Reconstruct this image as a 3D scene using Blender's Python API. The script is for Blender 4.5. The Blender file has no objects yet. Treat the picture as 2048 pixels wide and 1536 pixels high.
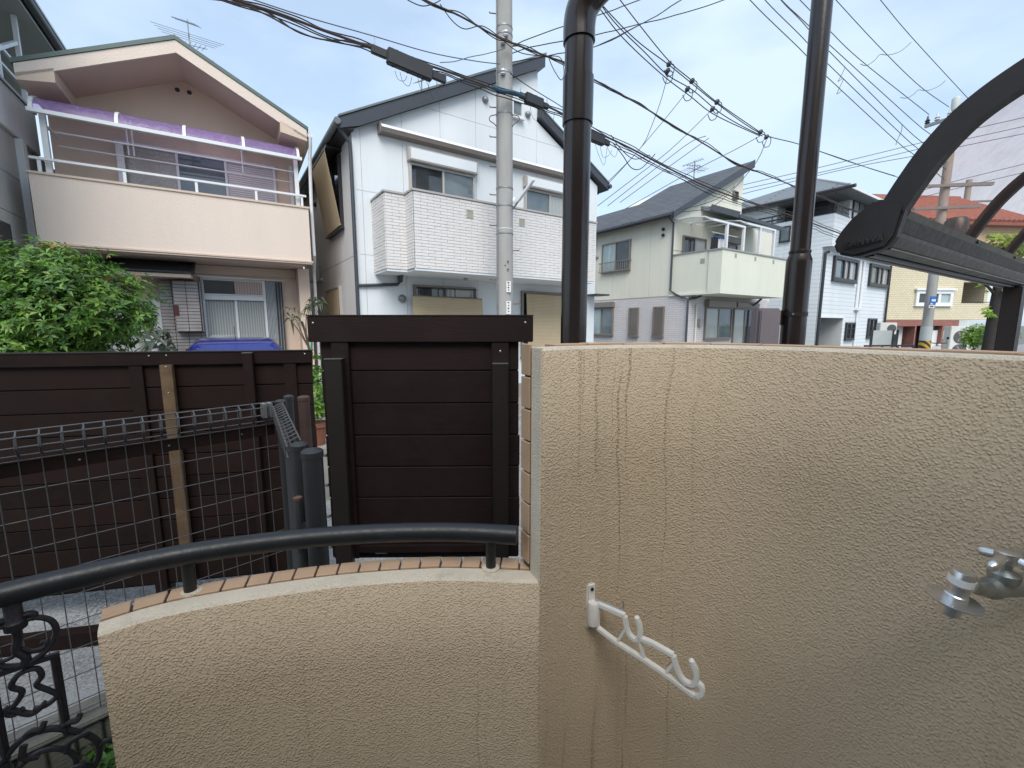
import bpy, bmesh, math, random
from mathutils import Vector, Matrix, noise
random.seed(7)
S = bpy.context.scene
COL = S.collection
R = math.radians

# ------------------------------------------------------------------ camera, sky, sun, exposure
CAMH = 1.8
cam = bpy.data.cameras.new('camera'); cam.sensor_width = 36; cam.lens = 858 / 2048 * 36
cam.clip_start = .02; cam.clip_end = 4000
co = bpy.data.objects.new('camera', cam); COL.objects.link(co)
co.location = (0, 0, CAMH); co.rotation_euler = (R(90 - 7.83), 0, 0)
S.camera = co
SUN_EL, SUN_AZ = 50, 178      # azimuth clockwise from +Y (forward): the sun is high behind the camera
W = bpy.data.worlds.new('World'); S.world = W; W.use_nodes = True
nt = W.node_tree; nt.nodes.clear()
def wn(t, **k):
    n = nt.nodes.new(t)
    for a, b in k.items(): setattr(n, a, b)
    return n
sky = wn('ShaderNodeTexSky', sky_type='NISHITA', sun_disc=False, sun_elevation=R(SUN_EL), sun_rotation=R(SUN_AZ),
         air_density=1.0, dust_density=1.5, ozone_density=1.4, altitude=50)
tc = wn('ShaderNodeTexCoord')
mp = wn('ShaderNodeMapping'); mp.inputs['Scale'].default_value = (1.3, 1.3, 3.2); mp.inputs['Location'].default_value = (.4, .1, .35)
n1 = wn('ShaderNodeTexNoise'); n1.inputs['Scale'].default_value = 2.1; n1.inputs['Detail'].default_value = 6; n1.inputs['Roughness'].default_value = .5
r1 = wn('ShaderNodeValToRGB'); r1.color_ramp.elements[0].position = .36; r1.color_ramp.elements[1].position = .64
r1.color_ramp.elements[0].color = (.52, .52, .52, 1); r1.color_ramp.elements[1].color = (1, 1, 1, 1)
mx = wn('ShaderNodeMix', data_type='RGBA'); mx.inputs[7].default_value = (3.0, 3.7, 4.45, 1)
bg = wn('ShaderNodeBackground'); bg.inputs['Strength'].default_value = .105
ow = wn('ShaderNodeOutputWorld')
lk = nt.links.new
lk(tc.outputs['Generated'], mp.inputs['Vector']); lk(mp.outputs[0], n1.inputs['Vector']); lk(n1.outputs['Fac'], r1.inputs['Fac'])
lk(r1.outputs['Color'], mx.inputs[0]); lk(sky.outputs[0], mx.inputs[6]); lk(mx.outputs[2], bg.inputs['Color']); lk(bg.outputs[0], ow.inputs[0])
sl = bpy.data.lights.new('sun', 'SUN'); sl.energy = 1.5; sl.angle = R(40); sl.color = (1, .96, .9)
so = bpy.data.objects.new('sun', sl); COL.objects.link(so)
d = Vector((math.sin(R(SUN_AZ)) * math.cos(R(SUN_EL)), math.cos(R(SUN_AZ)) * math.cos(R(SUN_EL)), math.sin(R(SUN_EL))))
so.rotation_euler = d.to_track_quat('Z', 'Y').to_euler(); so.location = (0, -4, 30)
S.view_settings.view_transform = 'Standard'; S.view_settings.look = 'None'
S.view_settings.exposure = 1.3; S.view_settings.gamma = 1
try: S.cycles.max_bounces = 8; S.cycles.transparent_max_bounces = 12; S.cycles.diffuse_bounces = 5
except Exception: pass

# ------------------------------------------------------------------ helpers
FPX = 858.0; _c, _s = math.cos(R(7.83)), math.sin(R(7.83))
def ray(x, y):
    u = (x - 1024) / FPX; v = (y - 768) / FPX
    return Vector((u, _c - v * _s, -(_s + v * _c)))
def at_d(x, y, dd):
    r = ray(x, y); p = r * (dd / r.y); return Vector((p.x, p.y, p.z + CAMH))
def hit(x, y, o, ang):
    a = R(ang); n = Vector((-math.cos(a), math.sin(a))); r = ray(x, y)
    t = (o[0] * n.x + o[1] * n.y) / (r.x * n.x + r.y * n.y); p = r * t
    return Vector((p.x, p.y, p.z + CAMH))
def catmull(P, k=6, closed=False):
    P = [Vector(p) for p in P]; out = []; n = len(P)
    if n < 3: return P
    m = n if closed else n - 1
    for i in range(m):
        if closed: a, b, c, e = P[i - 1], P[i], P[(i + 1) % n], P[(i + 2) % n]
        else: a, b, c, e = P[max(i - 1, 0)], P[i], P[i + 1], P[min(i + 2, n - 1)]
        for j in range(k):
            t = j / k
            out.append(.5 * ((2 * b) + (c - a) * t + (2 * a - 5 * b + 4 * c - e) * t * t + (3 * b - a - 3 * c + e) * t ** 3))
    if not closed: out.append(P[-1])
    return out

class MB:
    def __init__(s): s.v = []; s.f = []
    def add(s, vs, fs):
        o = len(s.v); s.v += [tuple(p) for p in vs]; s.f += [tuple(i + o for i in f) for f in fs]; return s
    def box(s, x0, x1, y0, y1, z0, z1):
        vs = [(x, y, z) for z in (z0, z1) for y in (y0, y1) for x in (x0, x1)]
        return s.add(vs, [(0, 2, 3, 1), (4, 5, 7, 6), (0, 1, 5, 4), (2, 6, 7, 3), (0, 4, 6, 2), (1, 3, 7, 5)])
    def bar(s, a, b, w, h, up=(0, 0, 1)):
        a, b = Vector(a), Vector(b); t = (b - a).normalized(); sd = t.cross(Vector(up))
        if sd.length < 1e-4: sd = Vector((1, 0, 0))
        sd.normalize(); u = sd.cross(t)
        vs = [p + sd * (i * w / 2) + u * (j * h / 2) for p in (a, b) for j in (-1, 1) for i in (-1, 1)]
        return s.add(vs, [(0, 1, 3, 2), (4, 6, 7, 5), (0, 4, 5, 1), (2, 3, 7, 6), (0, 2, 6, 4), (1, 5, 7, 3)])
    def prism(s, poly, d0, d1, xf=lambda a, d, z: (a, d, z)):
        n = len(poly)
        vs = [xf(a, d0, z) for a, z in poly] + [xf(a, d1, z) for a, z in poly]
        fs = [tuple(range(n)), tuple(range(2 * n - 1, n - 1, -1))] + [(i, i + n, (i + 1) % n + n, (i + 1) % n) for i in range(n)]
        return s.add(vs, fs)
    def tube(s, pts, r, n=8, closed=False, cap=True):
        pts = [Vector(p) for p in pts]; m = len(pts); base = len(s.v)
        rr = r if isinstance(r, (list, tuple)) else [r] * m
        t0 = (pts[1] - pts[0]).normalized(); up = Vector((0, 0, 1)) if abs(t0.z) < .9 else Vector((1, 0, 0))
        for i, p in enumerate(pts):
            if closed: t = (pts[(i + 1) % m] - pts[i - 1]).normalized()
            else: t = (pts[min(i + 1, m - 1)] - pts[max(i - 1, 0)]).normalized()
            a = t.cross(up)
            if a.length < 1e-5: a = t.cross(Vector((.3, .8, .1)))
            a.normalize(); b = a.cross(t); up = b
            for k in range(n):
                q = 2 * math.pi * k / n; s.v.append(tuple(p + a * (math.cos(q) * rr[i]) + b * (math.sin(q) * rr[i])))
        for i in range(m if closed else m - 1):
            j = (i + 1) % m
            for k in range(n):
                l = (k + 1) % n; s.f.append((base + i * n + k, base + i * n + l, base + j * n + l, base + j * n + k))
        if cap and not closed:
            s.f.append(tuple(base + k for k in range(n - 1, -1, -1))); s.f.append(tuple(base + (m - 1) * n + k for k in range(n)))
        return s
    def lathe(s, prof, o, ax=(0, 0, 1), n=20):
        o = Vector(o); ax = Vector(ax).normalized(); a = ax.orthogonal().normalized(); b = ax.cross(a); base = len(s.v); m = len(prof)
        for r, h in prof:
            for k in range(n):
                q = 2 * math.pi * k / n; s.v.append(tuple(o + ax * h + a * (r * math.cos(q)) + b * (r * math.sin(q))))
        for i in range(m - 1):
            for k in range(n):
                l = (k + 1) % n; s.f.append((base + i * n + k, base + i * n + l, base + (i + 1) * n + l, base + (i + 1) * n + k))
        s.f.append(tuple(base + k for k in range(n - 1, -1, -1))); s.f.append(tuple(base + (m - 1) * n + k for k in range(n)))
        return s
    def build(s, name, mat, parent=None, smooth=False, bevel=0, seg=2, sharp=40):
        me = bpy.data.meshes.new(name); me.from_pydata(s.v, [], s.f)
        bm = bmesh.new(); bm.from_mesh(me)
        bmesh.ops.recalc_face_normals(bm, faces=bm.faces)
        if bevel:
            bmesh.ops.bevel(bm, geom=[e for e in bm.edges if len(e.link_faces) == 2 and e.calc_face_angle(0) > .5], offset=bevel, segments=seg, affect='EDGES', clamp_overlap=True)
        if smooth:
            for f in bm.faces: f.smooth = True
            for e in bm.edges:
                if len(e.link_faces) == 2 and e.calc_face_angle(0) > R(sharp): e.smooth = False
        bm.to_mesh(me); bm.free()
        me.materials.append(M(mat) if isinstance(mat, str) else mat)
        o = bpy.data.objects.new(name, me); COL.objects.link(o)
        if parent: o.parent = parent
        return o
def box(name, mat, parent, x0, x1, y0, y1, z0, z1, bevel=0):
    return MB().box(x0, x1, y0, y1, z0, z1).build(name, mat, parent, bevel=bevel)
def tag(o, label, cat, group=None, kind=None):
    if label: o['label'] = label
    if cat: o['category'] = cat
    if group: o['group'] = group
    if kind: o['kind'] = kind
    return o
def thing(name, label, cat, loc=(0, 0, 0), rz=0, group=None):
    o = bpy.data.objects.new(name, None); COL.objects.link(o); o.location = loc; o.rotation_euler = (0, 0, rz); o.empty_display_size = .2
    return tag(o, label, cat, group)
def inst(src, parent, mtx, name=None):
    o = src.copy(); COL.objects.link(o); o.parent = parent; o.matrix_local = mtx
    return o
def struct(o): o['kind'] = 'structure'; return o

# ------------------------------------------------------------------ materials
_m = {}
SPEC = {}
def spec(name, col, rough=.6, var=.08, vs=6, bump=0, bs=60, bd=.002, metal=0, spec_=.5, coat=0, col2=None, kind=None, **k):
    SPEC[name] = dict(col=col, rough=rough, var=var, vs=vs, bump=bump, bs=bs, bd=bd, metal=metal, spec_=spec_, coat=coat, col2=col2, kind=kind, **k)
def M(name):
    if name in _m: return _m[name]
    p = SPEC[name]; m = bpy.data.materials.new(name); m.use_nodes = True; t = m.node_tree; N = t.nodes; L = t.links.new
    b = N['Principled BSDF']; b.inputs['Roughness'].default_value = p['rough']; b.inputs['Metallic'].default_value = p['metal']
    b.inputs['Specular IOR Level'].default_value = p['spec_']; b.inputs['Coat Weight'].default_value = p['coat']
    c = p['col']; c2 = p['col2'] or tuple(x * (1 - p['var'] * 2) for x in c)
    tcn = N.new('ShaderNodeTexCoord'); vec = tcn.outputs['Object']
    def nz(scale, detail=4, rough=.55, v=None):
        n = N.new('ShaderNodeTexNoise'); n.inputs['Scale'].default_value = scale; n.inputs['Detail'].default_value = detail; n.inputs['Roughness'].default_value = rough
        L(v or vec, n.inputs['Vector']); return n.outputs['Fac']
    def ramp(f, a, bb, ca=(0, 0, 0), cb=(1, 1, 1)):
        r = N.new('ShaderNodeValToRGB'); r.color_ramp.elements[0].position = a; r.color_ramp.elements[1].position = bb
        r.color_ramp.elements[0].color = (*ca, 1); r.color_ramp.elements[1].color = (*cb, 1); L(f, r.inputs[0]); return r.outputs[0]
    def mix(f, A, B, bt='MIX'):
        n = N.new('ShaderNodeMix'); n.data_type = 'RGBA'; n.blend_type = bt
        for s_, v in ((0, f), (6, A), (7, B)):
            if isinstance(v, (int, float)): n.inputs[s_].default_value = v
            elif isinstance(v, tuple): n.inputs[s_].default_value = (*v[:3], 1)
            else: L(v, n.inputs[s_])
        return n.outputs[2]
    def maps(sc, v=None, loc=(0, 0, 0)):
        n = N.new('ShaderNodeMapping'); n.inputs['Scale'].default_value = sc; n.inputs['Location'].default_value = loc; L(v or vec, n.inputs[0]); return n.outputs[0]
    def mth(op, a, bb=0.5):
        n = N.new('ShaderNodeMath'); n.operation = op
        for i, v in enumerate((a, bb)):
            if isinstance(v, (int, float)): n.inputs[i].default_value = v
            else: L(v, n.inputs[i])
        return n.outputs[0]
    def bump(hh, strength, dist):
        n = N.new('ShaderNodeBump'); n.inputs['Strength'].default_value = strength; n.inputs['Distance'].default_value = dist; L(hh, n.inputs['Height']); L(n.outputs[0], b.inputs['Normal'])
    k = p['kind']; colr = None
    if k in (None, 'stucco', 'grain'):
        v = maps((1, 1, .25)) if k == 'stucco' else (maps(p.get('gs', (2, 30, 30))) if k == 'grain' else vec)
        f = ramp(nz(p['vs'], 5, .6, v), .3, .72); colr = mix(f, c, c2)
        if k == 'grain':
            oi = N.new('ShaderNodeObjectInfo'); colr = mix(oi.outputs['Random'], colr, tuple(x * 1.45 for x in c)); colr = mix(mth('MULTIPLY', ramp(nz(5, 5, .7), .5, .8), .10), colr, (.07, .058, .05))
            colr = mix(ramp(nz(p['vs'] * 3, 3, .7, maps((.6, 1, 1))), .45, .75), colr, tuple(x * 1.5 for x in c))
        if p.get('stain'):
            sv = maps((9, 9, .35)); sf = mth('MULTIPLY', ramp(nz(2.0, 3, .6, sv), .56, .78), p['stain']); colr = mix(sf, colr, p.get('staincol', (.12, .11, .09)))
        if p['bump']: bump(nz(p['bs'], 3, .55, v if k == 'grain' else vec), p['bump'], p['bd'])
    if k == 'wall':      # sprayed stucco of the balcony wall, with thin dotted dirt runs (UV: arc length, height)
        uv = N.new('ShaderNodeUVMap'); uv.uv_map = 'wall'; uvv = uv.outputs[0]
        f = ramp(nz(2.2, 5, .6, maps((1, .5, 1), uvv)), .3, .75); colr = mix(f, c, c2)
        sx = N.new('ShaderNodeSeparateXYZ'); L(uvv, sx.inputs[0])
        wob = mth('MULTIPLY', nz(3.0, 2, .5, maps((.6, 1, 1), uvv)), .06)
        cx = N.new('ShaderNodeCombineXYZ'); L(mth('ADD', sx.outputs[0], wob), cx.inputs[0]); L(mth('MULTIPLY', sx.outputs[1], .012), cx.inputs[1])
        runs = ramp(nz(70, 2, .5, cx.outputs[0]), .60, .66)
        zn = ramp(nz(7, 1, .5, maps((1, .04, 1), uvv, (4.35, 0, 0))), .5, .65); zone = mth('MAXIMUM', ramp(mth('ABSOLUTE', mth('SUBTRACT', sx.outputs[0], 1.44), 0), .06, .24, (1, 1, 1), (0, 0, 0)), mth('MULTIPLY', zn, .5))
        dots = ramp(nz(240, 2, .6, uvv), .46, .56)
        m1 = mth('MULTIPLY', mth('MULTIPLY', runs, dots), mth('ADD', mth('MULTIPLY', zone, .6), .05))
        soft = mth('MULTIPLY', mth('MULTIPLY', ramp(nz(16, 3, .5, cx.outputs[0]), .55, .8), zone), .28)
        colr = mix(soft, colr, (.17, .13, .085)); colr = mix(m1, colr, (.035, .028, .02))
        wv_ = N.new('ShaderNodeVectorMath'); wv_.operation = 'MULTIPLY_ADD'; nv = N.new('ShaderNodeTexNoise'); nv.inputs['Scale'].default_value = 120; L(vec, nv.inputs['Vector'])
        L(nv.outputs['Color'], wv_.inputs[0]); wv_.inputs[1].default_value = (.006, .006, .006); L(vec, wv_.inputs[2])
        vo = N.new('ShaderNodeTexVoronoi'); vo.inputs['Scale'].default_value = 185; L(wv_.outputs[0], vo.inputs['Vector'])
        dens = ramp(nz(45, 3, .55), .30, .70, (.6,) * 3, (1, 1, 1))
        blob = mth('MULTIPLY', ramp(vo.outputs['Distance'], .10, .62, (1, 1, 1), (0, 0, 0)), dens)
        hgt = mth('ADD', mth('ADD', blob, mth('MULTIPLY', nz(420, 2, .5), .30)), mth('MULTIPLY', nz(22, 3, .5), .3))
        bump(hgt, .85, .0027)
    if k == 'brick':     # courses too small to build: x+y runs along the wall, z up
        sx = N.new('ShaderNodeSeparateXYZ'); L(vec, sx.inputs[0]); cx = N.new('ShaderNodeCombineXYZ')
        if p.get('roof'): L(sx.outputs[1], cx.inputs[0]); L(mth('MULTIPLY', sx.outputs[0 if p['roof'] == 1 else 2], 1.15), cx.inputs[1])
        else: L(mth('ADD', sx.outputs[0], sx.outputs[1]), cx.inputs[0]); L(sx.outputs[2], cx.inputs[1])
        br = N.new('ShaderNodeTexBrick'); L(cx.outputs[0], br.inputs['Vector']); br.inputs['Scale'].default_value = 1
        br.inputs['Brick Width'].default_value = p['bw']; br.inputs['Row Height'].default_value = p['bh']; br.inputs['Mortar Size'].default_value = p.get('mo', .008)
        br.inputs['Mortar Smooth'].default_value = .3; br.offset = p.get('off', .5)
        br.inputs['Color1'].default_value = (*c, 1); br.inputs['Color2'].default_value = (*c2, 1); br.inputs['Mortar'].default_value = (*p['mc'], 1)
        colr = mix(mth('MULTIPLY', ramp(nz(1.2, 5, .6, maps((1, 1, .3))), .4, .8), .35), br.outputs['Color'], tuple(x * .75 for x in c))
        bump(mth('ADD', mth('MULTIPLY', br.outputs['Fac'], -1), mth('MULTIPLY', nz(30), .25)), .6, .01)
    if k == 'glass':     # window pane: dark interior behind a reflecting sheet
        colr = mix(ramp(nz(2.0, 2), .3, .7), c, c2); b.inputs['Roughness'].default_value = .03; b.inputs['IOR'].default_value = 1.7
        bump(nz(1.1, 1), .12, .02)
    if k == 'curtain':
        wv = N.new('ShaderNodeTexWave'); wv.inputs['Scale'].default_value = 7; wv.inputs['Distortion'].default_value = 2.5; wv.bands_direction = 'X'; L(maps((1, 1, .15)), wv.inputs[0])
        colr = mix(wv.outputs['Fac'], c2, c); b.inputs['Roughness'].default_value = .04; b.inputs['IOR'].default_value = 1.6
    if k == 'blind':     # thin bamboo splits
        wv = N.new('ShaderNodeTexWave'); wv.inputs['Scale'].default_value = 9; wv.inputs['Distortion'].default_value = .6; wv.bands_direction = 'Z'; L(vec, wv.inputs[0])
        colr = mix(wv.outputs['Fac'], c2, c); colr = mix(mth('MULTIPLY', ramp(nz(4, 4), .4, .7), .3), colr, tuple(x * .7 for x in c)); bump(wv.outputs['Fac'], .4, .004)
    if k == 'louver':
        wv = N.new('ShaderNodeTexWave'); wv.inputs['Scale'].default_value = 8; wv.bands_direction = 'Z'; L(vec, wv.inputs[0]); colr = mix(wv.outputs['Fac'], c2, c); bump(wv.outputs['Fac'], .6, .01)
    if k == 'leaf':
        at = N.new('ShaderNodeAttribute'); at.attribute_name = 'tint'; colr = at.outputs['Color']
        b.inputs['Roughness'].default_value = p['rough']; b.inputs['Transmission Weight'].default_value = 0
        tr = N.new('ShaderNodeBsdfTranslucent'); L(colr, tr.inputs['Color']); ms = N.new('ShaderNodeMixShader'); ms.inputs[0].default_value = .3
        L(b.outputs[0], ms.inputs[1]); L(tr.outputs[0], ms.inputs[2]); L(ms.outputs[0], N['Material Output'].inputs[0])
    if k == 'gravel':
        vo = N.new('ShaderNodeTexVoronoi'); vo.inputs['Scale'].default_value = p['bs']; L(vec, vo.inputs['Vector'])
        g = mix(ramp(vo.outputs['Color'], .1, .9), c2, c); colr = mix(ramp(nz(p['vs'], 5), .35, .7), g, tuple(x * .8 for x in c)); bump(vo.outputs['Distance'], .5, p['bd'])
    if k == 'stripe':
        sx = N.new('ShaderNodeSeparateXYZ'); L(vec, sx.inputs[0]); a_ = mth('ADD', sx.outputs[2], mth('MULTIPLY', sx.outputs[0], .9))
        f = mth('GREATER_THAN', mth('FRACT', mth('MULTIPLY', a_, 5.2), 0), .5); colr = mix(f, c, c2)
    if k == 'sheet':     # tinted clear plastic sheet, weathered
        tr = N.new('ShaderNodeBsdfTransparent'); f = ramp(nz(5, 5, .65), .35, .75); L(mix(f, c, c2), tr.inputs[0])
        colr = p['haze']; ms = N.new('ShaderNodeMixShader'); L(mth('ADD', mth('MULTIPLY', ramp(nz(14, 5, .7), .45, .8), .22), p.get('dirt', .18)), ms.inputs[0])
        L(tr.outputs[0], ms.inputs[1]); L(b.outputs[0], ms.inputs[2]); L(ms.outputs[0], N['Material Output'].inputs[0]); 
    if isinstance(colr, tuple): b.inputs['Base Color'].default_value = (*colr, 1)
    elif colr is not None: L(colr, b.inputs['Base Color'])
    if p.get('rv'): L(ramp(nz(p['vs'] * 4, 4), .2, .8, (p['rough'] - p['rv'],) * 3, (p['rough'] + p['rv'],) * 3), b.inputs['Roughness'])
    _m[name] = m; return m

spec('beige_stucco', (.565, .455, .325), .95, kind='wall', col2=(.51, .405, .285), spec_=.15)
spec('pale_render', (.66, .58, .46), .95, .06, 14, 1, 260, .004, stain=.35, staincol=(.2, .18, .14))  # light plaster edges, made paler for the sky light they face; stains are dirt
spec('tile_tan', (.50, .335, .215), .55, .08, 9, .3, 300, .001, rv=.1, spec_=.3)
spec('grout_dark', (.09, .08, .075), .9, .15, 30, .6, 200, .002)
spec('iron_black', (.010, .012, .015), .45, .2, 20, .35, 160, .001, spec_=.5, rv=.1)
spec('iron_cast', (.018, .016, .02), .5, .25, 25, .6, 120, .002, rv=.12)
spec('fence_brown', (.0105, .0050, .0038), .7, .15, 3, .5, 12, .002, kind='grain', gs=(1.5, 26, 26), spec_=.18)
spec('fence_plum', (.012, .0065, .006), .6, .15, 3, .4, 12, .002, kind='grain', gs=(1.5, 26, 26), spec_=.2)
spec('alu_brown', (.016, .011, .010), .45, .1, 8, .15, 80, .001)
spec('raw_timber', (.095, .058, .028), .75, .2, 3, .6, 10, .003, kind='grain', gs=(30, 30, 2))
spec('mesh_wire', (.10, .10, .105), .45, .15, 30, .2, 200, .0005, metal=.3)
spec('post_grey', (.022, .024, .026), .5, .12, 12, .2, 90, .001)
spec('post_rust', (.07, .04, .032), .7, .2, 18, .4, 70, .001)
spec('zinc', (.55, .56, .57), .35, .1, 20, .2, 80, .001, metal=.9)
spec('chrome', (.72, .73, .74), .30, .06, 30, .1, 60, .0005, metal=1, rv=.06)
spec('dull_brass', (.40, .43, .42), .38, .15, 30, .3, 120, .001, metal=.85, rv=.1)
spec('sticker', (.75, .76, .76), .4)
spec('ink', (.03, .03, .035), .6)
spec('white_plastic', (.74, .72, .67), .45, .06, 20, .2, 150, .0006)
spec('pipe_brown', (.020, .014, .014), .22, .08, 6, .08, 30, .001, coat=.2)
spec('mauve_box', (.20, .17, .19), .5, .05, 6)
spec('carport_dark', (.016, .0125, .012), .5, .15, 8, .25, 50, .001, rv=.12)
spec('carport_alu', (.062, .052, .049), .38, .25, 9, .3, 60, .001, metal=.3, rv=.1)
spec('weathered_alu', (.20, .21, .20), .5, .3, 10, .3, 60, .001, metal=.3, stain=.6, staincol=(.04, .035, .03))
spec('carport_sheet', (1.0, .81, .72), .3, spec_=.1, kind='sheet', col2=(.93, .73, .65), haze=(.52, .43, .41), dirt=.10)
spec('purple_sheet', (.90, .84, .94), .25, kind='sheet', col2=(.84, .77, .90), haze=(.42, .32, .58), dirt=.22)
spec('clear_sheet', (.75, .78, .80), .25, kind='sheet', col2=(.6, .63, .66), haze=(.5, .52, .54), dirt=.4)
spec('asphalt', (.34, .34, .335), .95, kind='gravel', bs=95, vs=2, bd=.008, col2=(.05, .05, .052))
spec('ground', (.16, .155, .14), .95, .15, 1, .5, 30, .01)
spec('concrete', (.30, .29, .265), .9, .15, 4, .6, 70, .004, stain=.3)
spec('mossy_concrete', (.16, .155, .13), .9, .25, 6, .7, 60, .005, stain=.5, staincol=(.05, .055, .03))
spec('apt_plaster', (.55, .50, .42), .85, .05, 3, .3, 120, .002)
# houses
spec('pink_stucco', (.70, .56, .445), .9, .04, 2, .7, 60, .006, kind='stucco')
spec('pink_parapet', (.71, .605, .52), .9, .03, 2, .8, 40, .006, kind='stucco', stain=.05, staincol=(.35, .28, .24))
spec('pink_soffit', (.63, .505, .405), .85, .04, 2)
spec('green_trim', (.10, .14, .13), .5, .1, 8)
spec('white_alu', (.72, .74, .75), .4, .04, 10)
spec('grey_alu', (.36, .35, .34), .4, .06, 10, metal=.2)
spec('taupe_alu', (.23, .20, .18), .4, .06, 10, metal=.2)
spec('dark_alu', (.025, .025, .03), .4, .1, 10)
spec('pane_dark', (.025, .03, .034), kind='glass', col2=(.05, .055, .06))
spec('pane_blue', (.10, .13, .15), kind='glass', col2=(.16, .19, .20))
spec('pane_lace', (.42, .41, .39), kind='curtain', col2=(.26, .25, .24))
spec('pane_white', (.42, .44, .43), kind='curtain', col2=(.27, .29, .29))
spec('pane_teal', (.42, .50, .50), kind='curtain', col2=(.26, .34, .35))
spec('pane_frost', (.50, .48, .44), .25, .3, 60, .6, 160, .003, col2=(.26, .25, .23))
spec('pane_pink', (.50, .38, .34), kind='curtain', col2=(.32, .24, .22))
spec('louver_pale', (.74, .71, .72), .5, kind='louver', col2=(.42, .40, .41))
spec('door_white', (.70, .71, .69), .45, .03, 6)
spec('pleat_white', (.70, .72, .74), .6, .05, 5)
spec('pleat_dark', (.16, .17, .18), .6)
spec('wall_tile_grey', (.40, .37, .36), .4, .15, 4)
spec('copper_plate', (.10, .03, .022), .4)
spec('roof_tile_dark', (.045, .048, .055), .5, .15, 8, .3, 60, .002)
spec('grey_siding', (.46, .445, .42), .85, .06, 2, .5, 60, .004, kind='stucco')
spec('grey_parapet', (.74, .755, .76), .85, .06, 2, .5, 80, .003, kind='stucco')
spec('white_siding', (.70, .735, .755), .8, .025, 2, .5, 70, .004, kind='stucco', stain=.10, staincol=(.47, .48, .48))
spec('shaded_siding', (.60, .585, .57), .8, .04, 2, .5, 70, .004, kind='stucco')  # the white siding again, with the alley side's shade put into its colour
spec('white_brick', (.72, .70, .68), .85, .05, 7, .9, 40, .008)
spec('brick_joint', (.52, .51, .50), .9)
spec('navy_fascia', (.048, .055, .068), .45, .08, 6)
spec('roof_metal', (.16, .18, .18), .45, .1, 6)
spec('cream_trim', (.45, .42, .39), .5, .05, 8)
spec('bamboo', (.52, .42, .27), .7, kind='blind', col2=(.40, .31, .19))
spec('cream_siding', (.69, .68, .585), .85, .035, 2, .4, 60, .004, kind='stucco', stain=.14, staincol=(.45, .44, .38))
spec('cream_stucco', (.70, .705, .60), .9, .035, 2, .7, 50, .006, kind='stucco', stain=.16, staincol=(.42, .43, .37))
spec('lilac_brick', (.62, .595, .60), .85, kind='brick', col2=(.58, .555, .56), mc=(.44, .42, .42), bw=.32, bh=.075, mo=.008)
spec('slate_roof', (.085, .092, .105), .75, kind='brick', col2=(.055, .060, .072), mc=(.028, .03, .035), bw=.45, bh=.2, mo=.02, roof=1)
spec('slate_roof_b', (.20, .225, .245), .7, kind='brick', col2=(.17, .19, .21), mc=(.045, .05, .055), bw=6.0, bh=.24, mo=.05, roof=1)
spec('slate_roof_f', (.20, .225, .245), .7, .1, 4)
spec('blue_white_siding', (.69, .73, .755), .8, kind='brick', col2=(.665, .705, .73), mc=(.47, .51, .54), bw=3.0, bh=.2, mo=.012, off=.3)
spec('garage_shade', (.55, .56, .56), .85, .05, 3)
spec('yellow_tile', (.68, .61, .43), .5, kind='brick', col2=(.62, .555, .39), mc=(.42, .36, .25), bw=.24, bh=.12, mo=.014)
spec('red_brick', (.30, .12, .09), .8, kind='brick', col2=(.24, .095, .075), mc=(.22, .13, .11), bw=.24, bh=.08, mo=.01)
spec('red_roof', (.30, .115, .085), .7, .2, 5, .4, 30, .01)
spec('brown_wall', (.30, .25, .22), .85, .08, 3, .4, 50, .004)
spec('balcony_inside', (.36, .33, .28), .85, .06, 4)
spec('blue_paint', (.008, .018, .17), .25, .05, 4, coat=.8)
spec('car_glass', (.02, .024, .028), .05)
spec('rubber', (.02, .02, .02), .8)
spec('lamp_red', (.45, .02, .015), .2)
spec('pole_concrete', (.36, .355, .34), .85, .12, 3, .4, 60, .003, kind='stucco', stain=.3, staincol=(.2, .195, .18))
spec('galvanised', (.30, .31, .32), .5, .15, 12, metal=.6)
spec('rusty', (.16, .085, .06), .75, .25, 20)
spec('cable_black', (.012, .012, .015), .55, .1, 10)
spec('cable_brown', (.06, .038, .032), .6, .2, 10)
spec('cable_grey', (.10, .105, .12), .55, .1, 10)
spec('cable_blue', (.02, .07, .12), .5)
spec('closure_black', (.022, .024, .028), .6, .15, 14, .3, 60, .002)
spec('porcelain', (.55, .56, .58), .25)
spec('plate_white', (.72, .73, .72), .4)
spec('sign_blue', (.02, .16, .50), .35)
spec('hazard', (.55, .33, .02), .6, kind='stripe', col2=(.03, .028, .025))
spec('terracotta', (.24, .09, .05), .8, .1, 12)
spec('bark', (.10, .075, .055), .9, .25, 10, .8, 40, .01)
spec('bark_dark', (.035, .028, .025), .9, .25, 10, .8, 40, .01)
spec('leaf', (.06, .13, .025), .42, kind='leaf')
spec('cloth_white', (.72, .73, .75), .9, .08, 8)
spec('cloth_dark', (.02, .022, .028), .9)
spec('peg_blue', (.05, .16, .45), .5)
spec('ac_white', (.60, .60, .56), .5, .05, 6)
spec('ac_grille', (.08, .08, .08), .6)
spec('fan_fin', (.2, .2, .2), .6)
spec('skin_metal', (.70, .71, .72), .45, .05, 8)
spec('panel_grey', (.46, .49, .48), .6, .05, 3)
spec('green_net', (.02, .25, .16), .6)

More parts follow.
